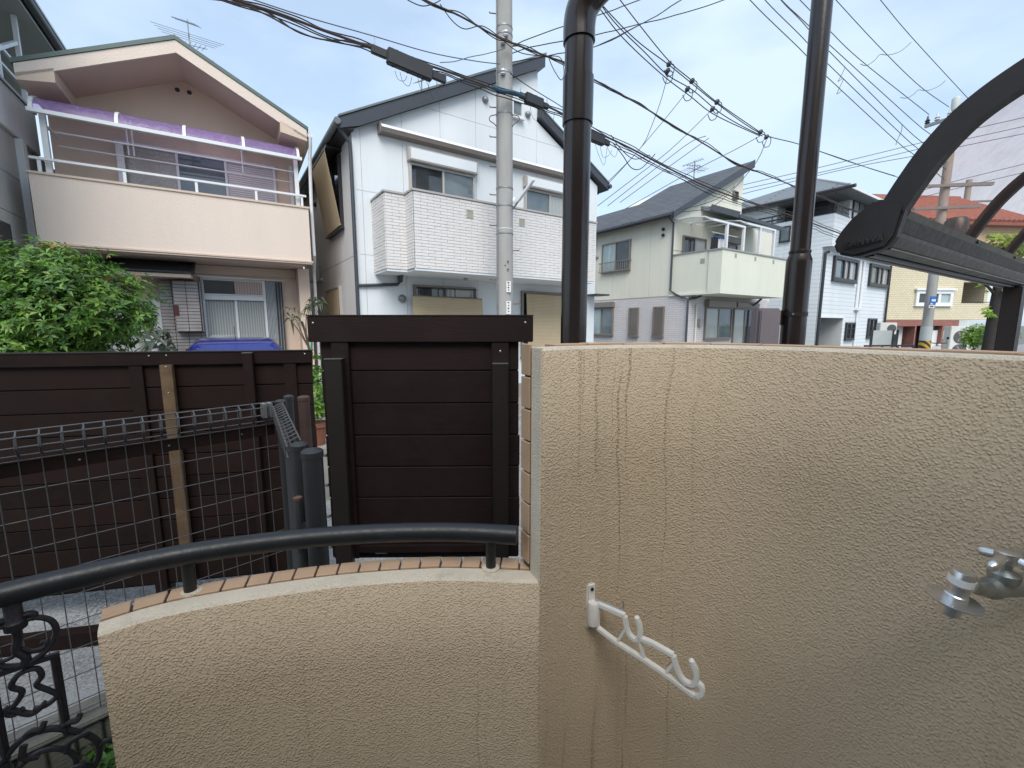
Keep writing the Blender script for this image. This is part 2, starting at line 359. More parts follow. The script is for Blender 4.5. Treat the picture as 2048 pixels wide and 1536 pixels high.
# ------------------------------------------------------------------ ground
A56 = R(56); U = Vector((math.sin(A56), math.cos(A56), 0)); WW = Vector((math.cos(A56), -math.sin(A56), 0))
O2 = Vector((-1.757, 8.015, 0))
def sheet(name, mat, pts, z, zt=None):
    mb = MB()
    if zt is None: mb.add([(p[0], p[1], z) for p in pts], [tuple(range(len(pts)))])
    else:
        n = len(pts); mb.add([(p[0], p[1], z) for p in pts] + [(p[0], p[1], zt) for p in pts], [tuple(range(n)), tuple(range(n, 2 * n))] + [(i, (i + 1) % n, (i + 1) % n + n, i + n) for i in range(n)])
    return struct(mb.build(name, mat))
def uw(u, w): p = O2 + U * u + WW * w; return (p.x, p.y)
sheet('ground', 'ground', [(-900, -600), (900, -600), (900, 1500), (-900, 1500)], -.03)
sheet('road', 'asphalt', [uw(-60, .9), uw(90, .9), uw(90, 5.42), uw(-60, 5.42)], 0.0)
sheet('house_forecourt', 'concrete', [uw(-14, -1.4), uw(8, -1.4), uw(8, .88), uw(-14, .88)], -.02, .03)
sheet('yard_soil', 'concrete', [uw(-4, 5.5), uw(4.5, 5.5), uw(4.5, 9.5), uw(-4, 9.5)], -.02, .13)

# ------------------------------------------------------------------ own building, unseen behind the camera; wall and slab sized for the light
own = thing('apartment_building', 'unseen beige apartment building behind the camera, its wall and upper balcony slab sized for the light', 'building', (0, -2.3, 0))
box('back_wall', 'apt_plaster', own, -4, 4, -.25, 0, 0, 5.2)
box('balcony_slab', 'apt_plaster', own, -1.9, 3.0, 0, 1.6, 3.0, 3.15)
struct(box('terrace_floor', 'concrete', None, -.62, .80, -1.08, .80, .0, .22))

# ------------------------------------------------------------------ curved balcony wall
wall = thing('balcony_wall', 'curved beige stucco balcony wall with a low and a tall section', 'wall', (0, 0, 0))
def resample(P, step):
    P = catmull([(p[0], p[1], 0) for p in P], 24); out = [P[0]]; acc = 0; ds = [0]; tot = 0
    for a, b in zip(P, P[1:]):
        seg = (b - a).length; pos = 0
        while acc + seg - pos >= step:
            pos += step - acc; acc = 0; tot += step; out.append(a.lerp(b, pos / seg)); ds.append(tot)
        acc += seg - pos
    if (P[-1] - out[-1]).length > 1e-4: tot += (P[-1] - out[-1]).length; out.append(P[-1]); ds.append(tot)
    return out, ds
def normals(P):
    N = []
    for i in range(len(P)):
        t = (P[min(i + 1, len(P) - 1)] - P[max(i - 1, 0)]).normalized(); N.append(Vector((-t.y, t.x, 0)))
    return N
LOW = [(-.812, .765), (-.75, .812), (-.665, .85), (-.537, .892), (-.384, .928), (-.205, .95), (-.09, .95), (.02, .942), (.066, .94)]
HIGH = [(.066, .94), (.14, .992), (.222, 1.034), (.30, 1.06), (.38, 1.07), (.46, 1.06), (.54, 1.025), (.61, .965), (.67, .895), (.73, .81), (.775, .73), (.81, .64), (.832, .5), (.838, .3), (.84, -.3), (.84, -1.09)]
TH1, TH2 = .045, .088
def wall_body(name, P, z0, z1, off, endn0=None):
    Q, ds = resample(P, .012); N = normals(Q)
    if endn0 is not None:
        for i in range(14): N[i] = (endn0 * (1 - i / 14) + N[i] * (i / 14)).normalized()
    mb = MB(); n = len(Q); zs = [z0 + (z1 - .006 - z0) * k / 6 for k in range(7)]
    me = bpy.data.meshes.new(name); vs = []; fs = []; uvs = []
    prof = [(0, z) for z in zs] + [(.006, z1), (TH1, z1), (TH1, z0)]
    m = len(prof)
    for q, nn in zip(Q, N):
        for dd, z in prof: p = q + nn * dd; vs.append((p.x, p.y, z))
    for i in range(n - 1):
        for k in range(m - 1): fs.append((i * m + k, (i + 1) * m + k, (i + 1) * m + k + 1, i * m + k + 1)); uvs.append(k)
    fs.append(tuple(range(m))); fs.append(tuple((n - 1) * m + k for k in range(m - 1, -1, -1)))
    me.from_pydata(vs, [], fs); ul = me.uv_layers.new(name='wall')
    for poly in me.polygons:
        for li in poly.loop_indices:
            v = me.loops[li].vertex_index; ul.data[li].uv = (off + ds[v // m], vs[v][2])
        kk = uvs[poly.index] if poly.index < len(uvs) else 99
        poly.material_index = 0 if kk < 6 else 1
        poly.use_smooth = kk < 6
    bm = bmesh.new(); bm.from_mesh(me); bmesh.ops.recalc_face_normals(bm, faces=bm.faces); bm.to_mesh(me); bm.free()
    me.materials.append(M('beige_stucco')); me.materials.append(M('pale_render'))
    o = bpy.data.objects.new(name, me); COL.objects.link(o); o.parent = wall
    return Q, N, ds
JN = Vector((-.43, .90, 0)).normalized()
QL, NL, DL = wall_body('low_section', LOW, .0, 1.2, 0.0)
QH, NH, DH = wall_body('tall_section', HIGH, .0, 1.75, 1.2, JN)
def tile_back(name, Q, N, z1, a=TH1, b=TH2 - .006):
    mb = MB(); n = len(Q); pr = [(a + .0005, z1 - .004), (b, z1 - .004), (b, 0), (a + .0005, 0)]
    for q, nn in zip(Q, N):
        for dd, z in pr: p = q + nn * dd; mb.v.append((p.x, p.y, z))
    for i in range(n - 1):
        for k in range(4): mb.f.append((i * 4 + k, (i + 1) * 4 + k, (i + 1) * 4 + (k + 1) % 4, i * 4 + (k + 1) % 4))
    mb.f.append((0, 1, 2, 3)); mb.f.append(tuple((n - 1) * 4 + k for k in (3, 2, 1, 0)))
    return mb.build(name, 'grout_dark', wall)
tile_back('tile_bed', QL, NL, 1.2); tile_back('tile_bed', QH, NH, 1.75)
# edge tiles along the low top, and along the tall top
def edge_tiles(Q, N, ds, z, pitch, hgt=.006):
    tot = ds[-1]
    def at(t):
        for k in range(len(ds) - 1):
            if ds[k + 1] >= t: f = (t - ds[k]) / max(ds[k + 1] - ds[k], 1e-6); return Q[k].lerp(Q[k + 1], f), N[k].lerp(N[k + 1], f).normalized()
        return Q[-1], N[-1]
    for m in range(int(tot / pitch) + 1):
        a, e = m * pitch + .001, min((m + 1) * pitch - .0035, tot - .001)
        if e - a < .012: continue
        mb = MB(); dz = random.uniform(-.0008, .0008)
        for t in (a, (a + e) / 2, e):
            q, nn = at(t)
            for dd, zz in ((TH1 + .003, z - .002), (TH1 + .003, z + hgt * .7 + dz), (TH2 + .004, z + hgt * .7 + dz), (TH2 + .004, z - .058)):
                p = q + nn * dd; mb.v.append((p.x, p.y, zz))
        for r_ in (0, 4):
            for k in range(4): mb.f.append((r_ + k, r_ + (k + 1) % 4, r_ + 4 + (k + 1) % 4, r_ + 4 + k))
        mb.f += [(0, 1, 2, 3), (11, 10, 9, 8)]
        mb.build('tile', 'tile_tan', wall, bevel=.0012, seg=1)
edge_tiles(QL, NL, DL, 1.2, .048); edge_tiles(QH[6:], NH[6:], [x - DH[6] for x in DH[6:]], 1.75, .096)
# jamb of the tall section: render strip toned paler for the sky light and a column of tiles
a0 = QH[0]; jt = Vector((-JN.y, JN.x, 0)) * -1     # points out of the end face (towards the low section)
jt = Vector((QH[0] - QH[2])).normalized()
mb = MB()
for dd, ee in ((0, .003), (TH1, .003), (TH1, -.002), (0, -.002)):
    for z in (1.19, 1.7505): p = a0 + JN * dd + jt * ee; mb.v.append((p.x, p.y, z))
mb.f = [(0, 1, 3, 2), (2, 3, 5, 4), (4, 5, 7, 6), (6, 7, 1, 0), (0, 2, 4, 6), (1, 7, 5, 3)]
mb.build('jamb_render', 'pale_render', wall, bevel=.0015, seg=1)
zt = 1.757
while zt > 1.23:
    zb_ = max(zt - .0735, 1.2); mb = MB()
    for dd, ee in ((TH1 + .004, .006), (TH2 + .004, .006), (TH2 + .004, -.001), (TH1 + .004, -.001)):
        for z in (zb_, zt): p = a0 + JN * dd + jt * ee; mb.v.append((p.x, p.y, z))
    mb.f = [(0, 1, 3, 2), (2, 3, 5, 4), (4, 5, 7, 6), (6, 7, 1, 0), (0, 2, 4, 6), (1, 7, 5, 3)]
    mb.build('tile', 'tile_tan', wall, bevel=.0018, seg=1); zt -= .0775

# ------------------------------------------------------------------ handrail with wrought iron ornament
rail = thing('handrail', 'black steel pipe handrail with wrought iron scrollwork on the low curved wall', 'handrail')
RP = [(-1.35, .30, 1.292), (-1.15, .56, 1.292), (-.985, .738, 1.292), (-.80, .862, 1.292), (-.66, .925, 1.292), (-.51, .968, 1.292), (-.36, .993, 1.292), (-.22, 1.003, 1.292), (-.10, 1.0, 1.292), (.012, .986, 1.292)]
MB().tube(catmull(RP, 8), .023, 20).build('rail_pipe', 'iron_black', rail, smooth=True)
for px, d in ((388, .9), (983, .985)):
    p = at_d(px, 1160 if px < 500 else 1128, d)
    q = min(catmull(RP, 8), key=lambda v: abs((v.x / v.y) - p.x / p.y))
    MB().tube([(q.x, q.y, 1.195), (q.x, q.y, 1.285)], .0125, 14).build('rail_post', 'iron_black', rail, smooth=True)
    MB().lathe([(.022, 1.196), (.022, 1.2035), (.013, 1.206)], (q.x, q.y, 0), n=16).build('post_flange', 'pale_render', rail, smooth=True)
ou = Vector((math.sin(R(50)), math.cos(R(50)), 0)); oo = Vector((-.966, .748, 0))
def on(s_, z, dn=0): return oo + ou * s_ + Vector((ou.y, -ou.x, 0)) * dn + Vector((0, 0, z))
def otube(name, pts, r, k=6, closed=False): return MB().tube(catmull([on(*p) for p in pts], k, closed), r, 8, closed).build(name, 'iron_cast', rail, smooth=True)
MB().lathe([(.016, 1.22), (.017, 1.235), (.013, 1.24), (.013, 1.28)], on(.012, 0), n=14).build('ornament_post', 'iron_cast', rail, smooth=True)
otube('heart_ring', [(.012, 1.225), (.035, 1.232), (.058, 1.215), (.062, 1.185), (.045, 1.155), (.015, 1.142), (-.015, 1.155), (-.033, 1.185), (-.028, 1.215), (-.008, 1.232)], .0055, 6, True)
otube('heart_stem', [(.012, 1.228), (.012, 1.2), (.008, 1.175), (.018, 1.155), (.015, 1.142)], .0075)
for sg in (-1, 1):
    otube('heart_scroll', [(.014, 1.178), (.014 + sg * .012, 1.165), (.014 + sg * .028, 1.163), (.014 + sg * .034, 1.172), (.014 + sg * .026, 1.177)], .004)
    otube('leaf_scroll', [(.012, 1.232), (.012 + sg * .014, 1.243), (.012 + sg * .026, 1.238), (.012 + sg * .02, 1.23)], .006)
MB().bar(on(-.045, 1.141), on(.062, 1.139), .010, .010).build('cross_bar', 'iron_cast', rail, bevel=.001)
MB().bar(on(.056, 1.138), on(.056, .958), .010, .010).build('upright_bar', 'iron_cast', rail, bevel=.001)
MB().bar(on(-.028, 1.138), on(-.028, .958), .010, .010).build('upright_bar', 'iron_cast', rail, bevel=.001)
otube('vine_scroll', [(.014, 1.128), (.002, 1.122), (-.006, 1.105), (.006, 1.088), (-.004, 1.068), (-.018, 1.055), (-.008, 1.046), (.004, 1.052)], .0052)
otube('vine_scroll', [(.014, 1.128), (.03, 1.124), (.034, 1.105), (.026, 1.09), (.04, 1.07), (.05, 1.052), (.034, 1.04), (.016, 1.042)], .0052)
otube('vine_leaf', [(-.02, 1.066), (-.006, 1.052), (.014, 1.034), (.034, 1.046)], [.003, .007, .008, .003] if False else .006)
otube('bottom_ring', [(-.028, .965), (.0, .99), (.035, .985), (.062, .962), (.088, .93), (.098, .9), (.09, .865), (.06, .83), (.015, .82), (-.03, .835), (-.055, .875), (-.05, .93)], .0062, 6, True)
otube('inner_ring', [(-.02, .925), (.01, .945), (.04, .935), (.06, .905), (.058, .875), (.03, .855), (0, .855), (-.022, .875), (-.03, .9)], .0055, 6, True)
for a_ in range(5):
    q = 2 * math.pi * a_ / 5 + .5; cx_, cz_ = .02, .903
    otube('rosette_petal', [(cx_ + .036 * math.cos(q), cz_ + .036 * math.sin(q), .002), (cx_ + .055 * math.cos(q + .3), cz_ + .055 * math.sin(q + .3), .006), (cx_ + .082 * math.cos(q + .1), cz_ + .075 * math.sin(q + .1), .002)], .006)
for (s_, z) in ((.098, .9), (-.0, .992), (.05, .978)):
    otube('leaf_tip', [(s_, z), (s_ + .01, z + .008, .004), (s_ + .022, z + .004, .004), (s_ + .028, z + .014)], .0055)
MB().bar(on(-.028, .955), on(-.05, .5), .010, .010).build('upright_bar', 'iron_cast', rail, bevel=.001)
MB().bar(on(.06, .84), on(.07, .13), .010, .010).build('upright_bar', 'iron_cast', rail, bevel=.001)

# ------------------------------------------------------------------ laundry pole bracket
br = thing('laundry_bracket', 'white plastic laundry pole bracket screwed to the tall stucco wall', 'bracket', (.215, 1.015, 0), 0)
ba = R(127.3); bu = Vector((math.sin(ba), math.cos(ba), 0)); bn = Vector((-bu.y, bu.x, 0))
def bp(s_, z, dn=0): return bu * s_ + bn * dn + Vector((0, 0, z))
wn_ = Vector((-.45, .89, 0)).normalized(); wt_ = Vector((wn_.y, -wn_.x, 0))
def plate(name, mat, c, w_, z0, z1, d0, d1, bev=.003):
    mb = MB()
    for dd in (d0, d1):
        for z in (z0, z1):
            for s_ in (-w_, w_): mb.v.append(tuple(c + wt_ * s_ + wn_ * dd + Vector((0, 0, z))))
    mb.f = [(0, 1, 3, 2), (4, 6, 7, 5), (0, 4, 5, 1), (2, 3, 7, 6), (0, 2, 6, 4), (1, 5, 7, 3)]
    return mb.build(name, mat, br, bevel=bev)
pc = Vector((-.012, .012, 0))
plate('base_plate', 'white_plastic', pc, .0135, 1.018, 1.142, -.006, .016, .004)
MB().lathe([(.0145, 1.035), (.0155, 1.04), (.0155, 1.088), (.0135, 1.096)], pc - wn_ * .014, n=20).build('hinge_sleeve', 'white_plastic', br, smooth=True)
MB().lathe([(.0045, 0), (.0045, .003), (.002, .0035)], pc - wn_ * .006 + Vector((0, 0, 1.127)), -wn_, 12).build('screw', 'iron_black', br)
MB().lathe([(.0045, 0), (.0045, .003), (.002, .0035)], pc - wn_ * .006 + Vector((0, 0, 1.027)), -wn_, 12).build('screw', 'rusty', br)
def armt(pts, r, k=5):
    P = catmull([(p[0], p[1], 0) for p in pts], k if len(pts) > 2 else 1); h_ = r * .98; d_ = .0062 if r > .005 else .0045; mb = MB(); n = len(P)
    for i, p in enumerate(P):
        t = (P[min(i + 1, n - 1)] - P[max(i - 1, 0)]).normalized(); nx, nz_ = -t.y, t.x
        for a, b in ((-1, -1), (1, -1), (1, 1), (-1, 1)): mb.v.append(tuple(bp(p.x + nx * h_ * a, p.y + nz_ * h_ * a, d_ * b)))
    for i in range(n - 1):
        for q in range(4): mb.f.append((i * 4 + q, i * 4 + (q + 1) % 4, (i + 1) * 4 + (q + 1) % 4, (i + 1) * 4 + q))
    mb.f += [(0, 1, 2, 3), tuple((n - 1) * 4 + q for q in (3, 2, 1, 0))]
    return mb.build('arm_member', 'white_plastic', br, bevel=.0016, seg=2, smooth=True, sharp=60)
armt([(.006, 1.094), (.006, 1.03)], .0058); armt([(.006, 1.093), (.04, 1.093), (.079, 1.092)], .0062); armt([(.006, 1.028), (.06, 1.012), (.13, 1.0), (.19, .987), (.235, .974), (.252, .972)], .0056)
armt([(.079, 1.092), (.083, 1.07), (.09, 1.052), (.102, 1.043), (.114, 1.046), (.119, 1.064), (.116, 1.084), (.109, 1.098)], .0056)
armt([(.114, 1.05), (.15, 1.052), (.198, 1.046)], .0058)
armt([(.198, 1.046), (.204, 1.026), (.213, 1.006), (.226, .995), (.242, .996), (.250, 1.012), (.247, 1.034), (.238, 1.05)], .0056)
armt([(.252, 1.006), (.262, 1.0), (.263, .985), (.252, .972)], .0056)
armt([(.083, 1.06), (.062, 1.014)], .0036); armt([(.116, 1.05), (.13, 1.003)], .0042); armt([(.202, 1.03), (.182, .99)], .0036); armt([(.226, .996), (.226, .978)], .0036)
for p in ((.109, 1.099), (.238, 1.051)): MB().lathe([(.001, -.007), (.006, -.004), (.0075, 0), (.006, .004), (.001, .007)], bp(*p), n=12).build('hook_tip', 'white_plastic', br, smooth=True)
MB().tube(catmull([bp(-.004, 1.1, .004), bp(.03, 1.101, .005), bp(.066, 1.099, .005), bp(.071, 1.106, .005), bp(.071, 1.124, .005)], 5), .0026, 8).build('locking_pin', 'zinc', br, smooth=True)

# ------------------------------------------------------------------ water tap
tap = thing('water_tap', 'chrome garden tap with a round hose flange on the stucco wall', 'tap', tuple(at_d(1908, 1196, .56) + Vector((.043, 0, 0))))
tx = Vector((.94, .25, .02)).normalized()
MB().lathe([(.0112, -.02), (.0118, -.016), (.0118, .0), (.0135, .002), (.0135, .012), (.012, .0135), (.0125, .028), (.0138, .029), (.0138, .046), (.012, .049), (.004, .049)], (-.043, .0, -.005), (.08, -.10, 1), 28).build('hose_nipple', 'chrome', tap, smooth=True)
MB().lathe([(.012, 0), (.030, .001), (.0305, .003), (.012, .0045)], (-.043, .0, -.004), (.08, -.10, 1), 32).build('flange', 'chrome', tap, smooth=True)
MB().lathe([(.0142, .030), (.0142, .040)], (-.043, .0, -.005), (.08, -.10, 1), 28).build('sticker_band', 'sticker', tap, smooth=True)
MB().lathe([(.0075, 0), (.0125, .003), (.0135, .008), (.0128, .017), (.0105, .019)], Vector((-.034, .003, .019)), tx, 6).build('hex_nut', 'chrome', tap, bevel=.001)
MB().tube(catmull([(-.02, .006, .018), (0, .012, .010), (.03, .02, .002), (.07, .03, 0), (.185, .04, 0)], 6), [.0095] * 6 + [.0115] * 6 + [.0155] * 6 + [.0165] * 7, 20).build('tap_body', 'dull_brass', tap, smooth=True)
MB().lathe([(.0165, 0), (.0175, .006), (.0175, .012), (.013, .015), (.007, .018), (.007, .034)], (.052, .024, .012), (0, 0, 1), 20).build('bonnet', 'dull_brass', tap, smooth=True)
for a_ in range(2):
    q = R(24 + 90 * a_); dx_, dy_ = math.cos(q), math.sin(q); hl = .052 if a_ == 0 else .03
    MB().tube([(.052 + dx_ * t * hl, .024 + dy_ * t * hl, .050 - .006 * abs(t)) for t in (-1, -.93, -.75, -.4, 0, .4, .75, .93, 1)], [.003, .0065, .008, .0068, .009, .0068, .008, .0065, .003], 14).build('handle_arm', 'chrome', tap, smooth=True)
MB().lathe([(.012, .040), (.014, .044), (.014, .056), (.010, .058)], (.052, .024, 0), n=18).build('handle_hub', 'chrome', tap, smooth=True)
MB().lathe([(.020, .148), (.028, .155), (.028, .172)], (0, .038, 0), (1, .0, 0), 24).build('wall_escutcheon', 'chrome', tap, smooth=True)

# ------------------------------------------------------------------ brown rain pipe behind the wall, and the slimmer one by the mailbox
dp = thing('downpipe', 'glossy dark brown rain downpipe with an elbow rising behind the stucco wall', 'pipe', (.175, 1.23, 0))
MB().tube([(0, 0, .14), (0, 0, 2.36)], .0365, 28).build('pipe', 'pipe_brown', dp, smooth=True)
MB().tube([(0, 0, 2.33), (0, 0, 2.445)], .0405, 28).build('socket', 'pipe_brown', dp, smooth=True)
MB().tube([(0, 0, 2.44), (0, 0, 2.56)], .037, 28).build('pipe', 'pipe_brown', dp, smooth=True)
MB().tube(catmull([(0, 0, 2.53), (0, 0, 2.57), (.006, -.004, 2.605), (.026, -.014, 2.635), (.06, -.03, 2.66), (.10, -.048, 2.685)], 6), .0415, 28).build('elbow', 'pipe_brown', dp, smooth=True)
MB().tube(catmull([(.09, -.044, 2.679), (.25, -.11, 2.82), (.36, -.2, 2.90), (.42, -.5, 2.93), (.44, -1.9, 2.96)], 6), .037, 28).build('pipe', 'pipe_brown', dp, smooth=True)
p2 = thing('slim_pipe', 'slim dark brown pipe with a wider lower half, strapped to a mauve box', 'pipe', (1.17, 1.8, 0))
MB().tube([(0, 0, 0.0), (0, 0, 2.055)], .046, 24).build('pipe', 'pipe_brown', p2, smooth=True)
MB().lathe([(.046, 2.05), (.0455, 2.062), (.038, 2.082), (.0375, 2.085), (.0395, 2.09), (.0395, 2.098), (.0365, 2.1)], (0, 0, 0), n=24).build('reducer', 'pipe_brown', p2, smooth=True)
MB().tube([(0, 0, 2.09), (0, 0, 3.6)], .0355, 24).build('pipe', 'pipe_brown', p2, smooth=True)
MB().lathe([(.0475, 1.835), (.0475, 1.853)], (0, 0, 0), n=24).build('strap', 'alu_brown', p2, smooth=True)
MB().lathe([(.004, 0), (.004, .004)], (-.03, -.038, 1.844), (-.6, -.8, 0), 8).build('strap_bolt', 'zinc', p2)
mbx = thing('meter_box', 'mauve grey plastic box fixed beside the slim brown pipe', 'box', (1.045, 1.80, 0), R(8))
box('box_body', 'mauve_box', mbx, -.052, .052, -.03, .015, 1.52, 1.868, .006)
box('box_cover', 'mauve_box', mbx, -.046, .046, -.040, -.031, 1.53, 1.862, .004)
box('box_bracket', 'alu_brown', mbx, .0525, .085, -.01, .012, 1.80, 1.86, .002)
MB().tube([(.0, -.008, .0), (.0, -.008, 1.515)], .018, 12).build('box_stand', 'alu_brown', mbx, smooth=True)

# ------------------------------------------------------------------ brown board fences
def boards(th, x0, x1, y, z1, n, pitch, gap, mat, thick=.016):
    for i in range(n):
        zt_ = z1 - i * pitch
        xa, xb = x0 + random.uniform(-.003, .003), x1 + random.uniform(-.003, .003)
        MB().box(xa, xb, y, y + thick + random.uniform(0, .002), zt_ - pitch + gap, zt_).box(xa + .002, xb - .002, y + thick * .6, y + thick * .95, zt_ - pitch - .006, zt_ - pitch + gap + .001).build('board', mat, th, bevel=.0015, seg=1)
def screw(th, x, y, z, mat='zinc'):
    MB().lathe([(.0042, 0), (.0042, .0015), (.0015, .0025)], (x, y, z), (0, -1, 0), 10).build('screw', mat, th)
Lf = Vector((-2.87, 2.40)); Lr = Vector((-1.28, 2.73)); la = math.atan2(Lr.y - Lf.y, Lr.x - Lf.x)
f1 = thing('board_fence', 'long dark brown board fence behind the wire mesh, with one raw timber upright', 'fence', (Lf.x, Lf.y, 0), la)
LL = (Lr - Lf).length
boards(f1, -1.0, LL, .0, 1.565, 10, .140, .007, 'fence_brown')
box('top_rail', 'fence_brown', f1, -1.0, LL + .01, -.022, -.001, 1.563, 1.638, .002)
box('top_cap', 'alu_brown', f1, -1.0, LL + .012, -.026, .022, 1.6385, 1.645)
for x_ in (.66, 1.50): box('batten', 'fence_brown', f1, x_ - .035, x_ + .035, -.018, -.0005, .10, 1.5615, .002)
box('raw_upright', 'raw_timber', f1, .80, .865, -.05, -.023, .06, 1.566, .002)
box('short_batten', 'fence_brown', f1, 1.245, 1.30, -.05, -.0235, .10, 1.63, .002)
box('batten_cap', 'zinc', f1, 1.244, 1.301, -.052, -.022, 1.6305, 1.6335)
for x_, z in ((.74, 1.62), (.83, 1.622), (.835, 1.555), (.835, 1.40), (LL - .03, 1.62), (1.27, 1.58)): screw(f1, x_, -.0225 if z > 1.57 else -.0505, z)
for x_ in (-.6, .66, 1.50): box('fence_post', 'alu_brown', f1, x_ - .03, x_ + .03, .02, .08, 0, 1.55, .003)
gt = box('ground_timber', 'fence_brown', None, -.75, 1.5, -.30, -.22, .004, .085, .004); gt.matrix_basis = Matrix.Translation((Lf.x, Lf.y, 0)) @ Matrix.Rotation(la, 4, 'Z'); tag(gt, 'dark timber beam lying on the asphalt below the long board fence', 'beam')
f2 = thing('screen_panel', 'small near black board screen on two aluminium posts beside the stucco wall', 'fence', (-.805, 1.75, 0), R(1))
boards(f2, .025, .835, .0, 1.748, 7, .1365, .005, 'fence_plum')
box('top_rail', 'fence_plum', f2, -.012, .89, -.024, -.001, 1.732, 1.835, .002)
box('top_cap', 'alu_brown', f2, -.013, .891, -.026, .02, 1.8355, 1.8405)
for x_ in (.11, .757):
    box('batten', 'fence_plum', f2, x_ - .035, x_ + .035, -.020, -.0005, .80, 1.731, .002)
box('post', 'alu_brown', f2, .058, .128, -.056, -.021, .0, 1.665, .003)
box('post', 'alu_brown', f2, .725, .790, -.056, -.021, .0, 1.645, .003)
box('post_edge', 'zinc', f2, .7255, .7895, -.0575, -.021, 1.6455, 1.6475)
box('post_edge', 'zinc', f2, .0585, .1275, -.0575, -.021, 1.6655, 1.6675)
for x_, y_, z in ((.012, -.0245, 1.808), (.858, -.0245, 1.81), (.757, -.0205, 1.695), (.757, -.0565, .965), (.085, -.0565, .965)): screw(f2, x_, y_, z)
box('maker_plate', 'zinc', f2, .21, .262, -.003, -.0005, .812, .832)
for i in range(4):
    box('plate_lettering', 'ink', f2, .222 + i * .009, .228 + i * .009, -.0036, -.0031, .818, .827)
for z in (.98, 1.12, 1.25, .84): box('edge_clip', 'zinc', f2, .012, .024, -.006, .010, z, z + .012)
box('cross_rail', 'fence_plum', f2, .13, .725, -.019, -.0005, .955 - .13, .985 - .13, .001)

# ------------------------------------------------------------------ wire mesh fence and its return
def mesh_panel(name, label, A, B, ext, n_h, zt, zb, pitch, timber=False):
    A, B = Vector(A), Vector(B); t = (B - A).normalized(); L0 = (B - A).length
    th = thing(name, label, 'wire fence', (A.x, A.y, 0), math.atan2(t.y, t.x))
    n = int((L0 + ext) / pitch)
    prof = [(0, 0, zb), (0, 0, zt - .085), (0, -.038, zt - .05), (0, -.03, zt - .012), (0, 0, zt), (0, .004, zt - .06)]
    low = [(0, .0, zb), (0, -.02, zb - .03), (0, 0, zb - .06)]
    v0 = MB().tube([(0, 0, zb - .06), (0, -.016, zb - .04), (0, -.016, zb - .025), (0, 0, zb)] + prof[1:], .0017, 6).build('vertical_wire', 'mesh_wire', th, smooth=True)
    x0 = -ext + pitch * .4; v0.location.x = x0
    for i in range(1, n): inst(v0, th, Matrix.Translation((x0 + i * pitch, 0, 0)))
    zs = [zt - .10 - k * (zt - .10 - zb) / (n_h - 1) for k in range(n_h)]
    h0 = MB().tube([(-ext, .0036, 0), (L0, .0036, 0)], .0018, 6).build('horizontal_wire', 'mesh_wire', th, smooth=True); h0.location.z = zs[0]
    for z in zs[1:]: inst(h0, th, Matrix.Translation((0, 0, z)))
    for dy, z in ((-.018, zb - .03), (0.002, zb - .06)): inst(h0, th, Matrix.Translation((0, dy, z)))
    t0 = MB().tube([(-ext, .0036, 0), (L0, .0036, 0)], .0030, 8).build('top_wire', 'mesh_wire', th, smooth=True); t0.location = (0, -.036, zt - .048)
    for dy, z in ((-.036, zt - .014), (.002, zt + .002), (-.006, zt - .082)): inst(t0, th, Matrix.Translation((0, dy, z)))
    f0 = MB().tube([(0, 0, zt - .085), (0, -.038, zt - .05), (0, -.034, zt - .012), (0, .002, zt + .004)], .0028, 8).build('fold_wire', 'mesh_wire', th, smooth=True); f0.location.x = x0 + .004
    for i in range(1, n): inst(f0, th, Matrix.Translation((x0 + .004 + i * pitch, 0, 0)))
    if timber:
        box('timber_rail', 'fence_brown', th, -ext, L0 - .02, .012, .034, zt - .155, zt - .105, .002)
        for i in range(6): MB().lathe([(.004, 0), (.004, .002)], (-.6 + i * .26, .0115, zt - .13), (0, -1, 0), 8).build('screw', 'zinc', th)
        box('end_clip', 'zinc', th, L0 - .075, L0 - .06, -.042, .004, zt - .06, zt + .004)
        box('end_clip', 'zinc', th, L0 - .05, L0 - .035, -.042, .004, zt - .06, zt + .004)
    return th
mf = mesh_panel('mesh_fence', 'grey welded wire mesh fence standing on a grooved concrete kerb', (-1.71, 1.39, 0), (-1.105, 1.995, 0), .75, 10, 1.44, .38, .0545, True)
mg = mesh_panel('mesh_gate', 'short wire mesh panel running back between two grey round posts', (-1.075, 1.965, 0), (-.665, 1.30, 0), 0, 9, 1.44, .38, .0545)
def gpost(x, y, z1, r, mat, label, name='fence_post'):
    th = thing(name, label, 'post', (x, y, 0))
    MB().tube([(0, 0, 0), (0, 0, z1 - .012)], r, 20).build('tube', mat, th, smooth=True)
    MB().lathe([(r + .002, z1 - .022), (r + .002, z1 - .006), (r * .85, z1 - .001), (r * .3, z1 + .002)], (0, 0, 0), n=20).build('cap', mat, th, smooth=True)
    return th
gp1 = gpost(-1.088, 1.985, 1.452, .022, 'post_grey', 'grey round post at the far corner of the wire mesh')
gpost(-1.12, 2.12, 1.452, .021, 'post_grey', 'thin grey post just behind the mesh corner post')
gpost(-1.01, 2.05, 1.46, .026, 'post_rust', 'rust brown post cap behind the mesh corner, beside the grey posts')
gpost(-.645, 1.262, 1.447, .0235, 'post_grey', 'grey round end post of the mesh panel touching the thicker post')
gp = gpost(-.575, 1.195, 1.447, .0285, 'post_grey', 'thick dark grey gate post with two bolts behind the low wall')
for z in (1.20, 1.172):
    MB().lathe([(.0075, 0), (.0075, .005), (.004, .006)], (.012, -.026, z), (.4, -.9, 0), 6).build('bolt', 'zinc', gp)
MB().lathe([(.012, 1.13), (.012, 1.29), (.010, 1.293)], (-.055, .008, 0), n=14).build('hinge_barrel', 'post_grey', gp, smooth=True)
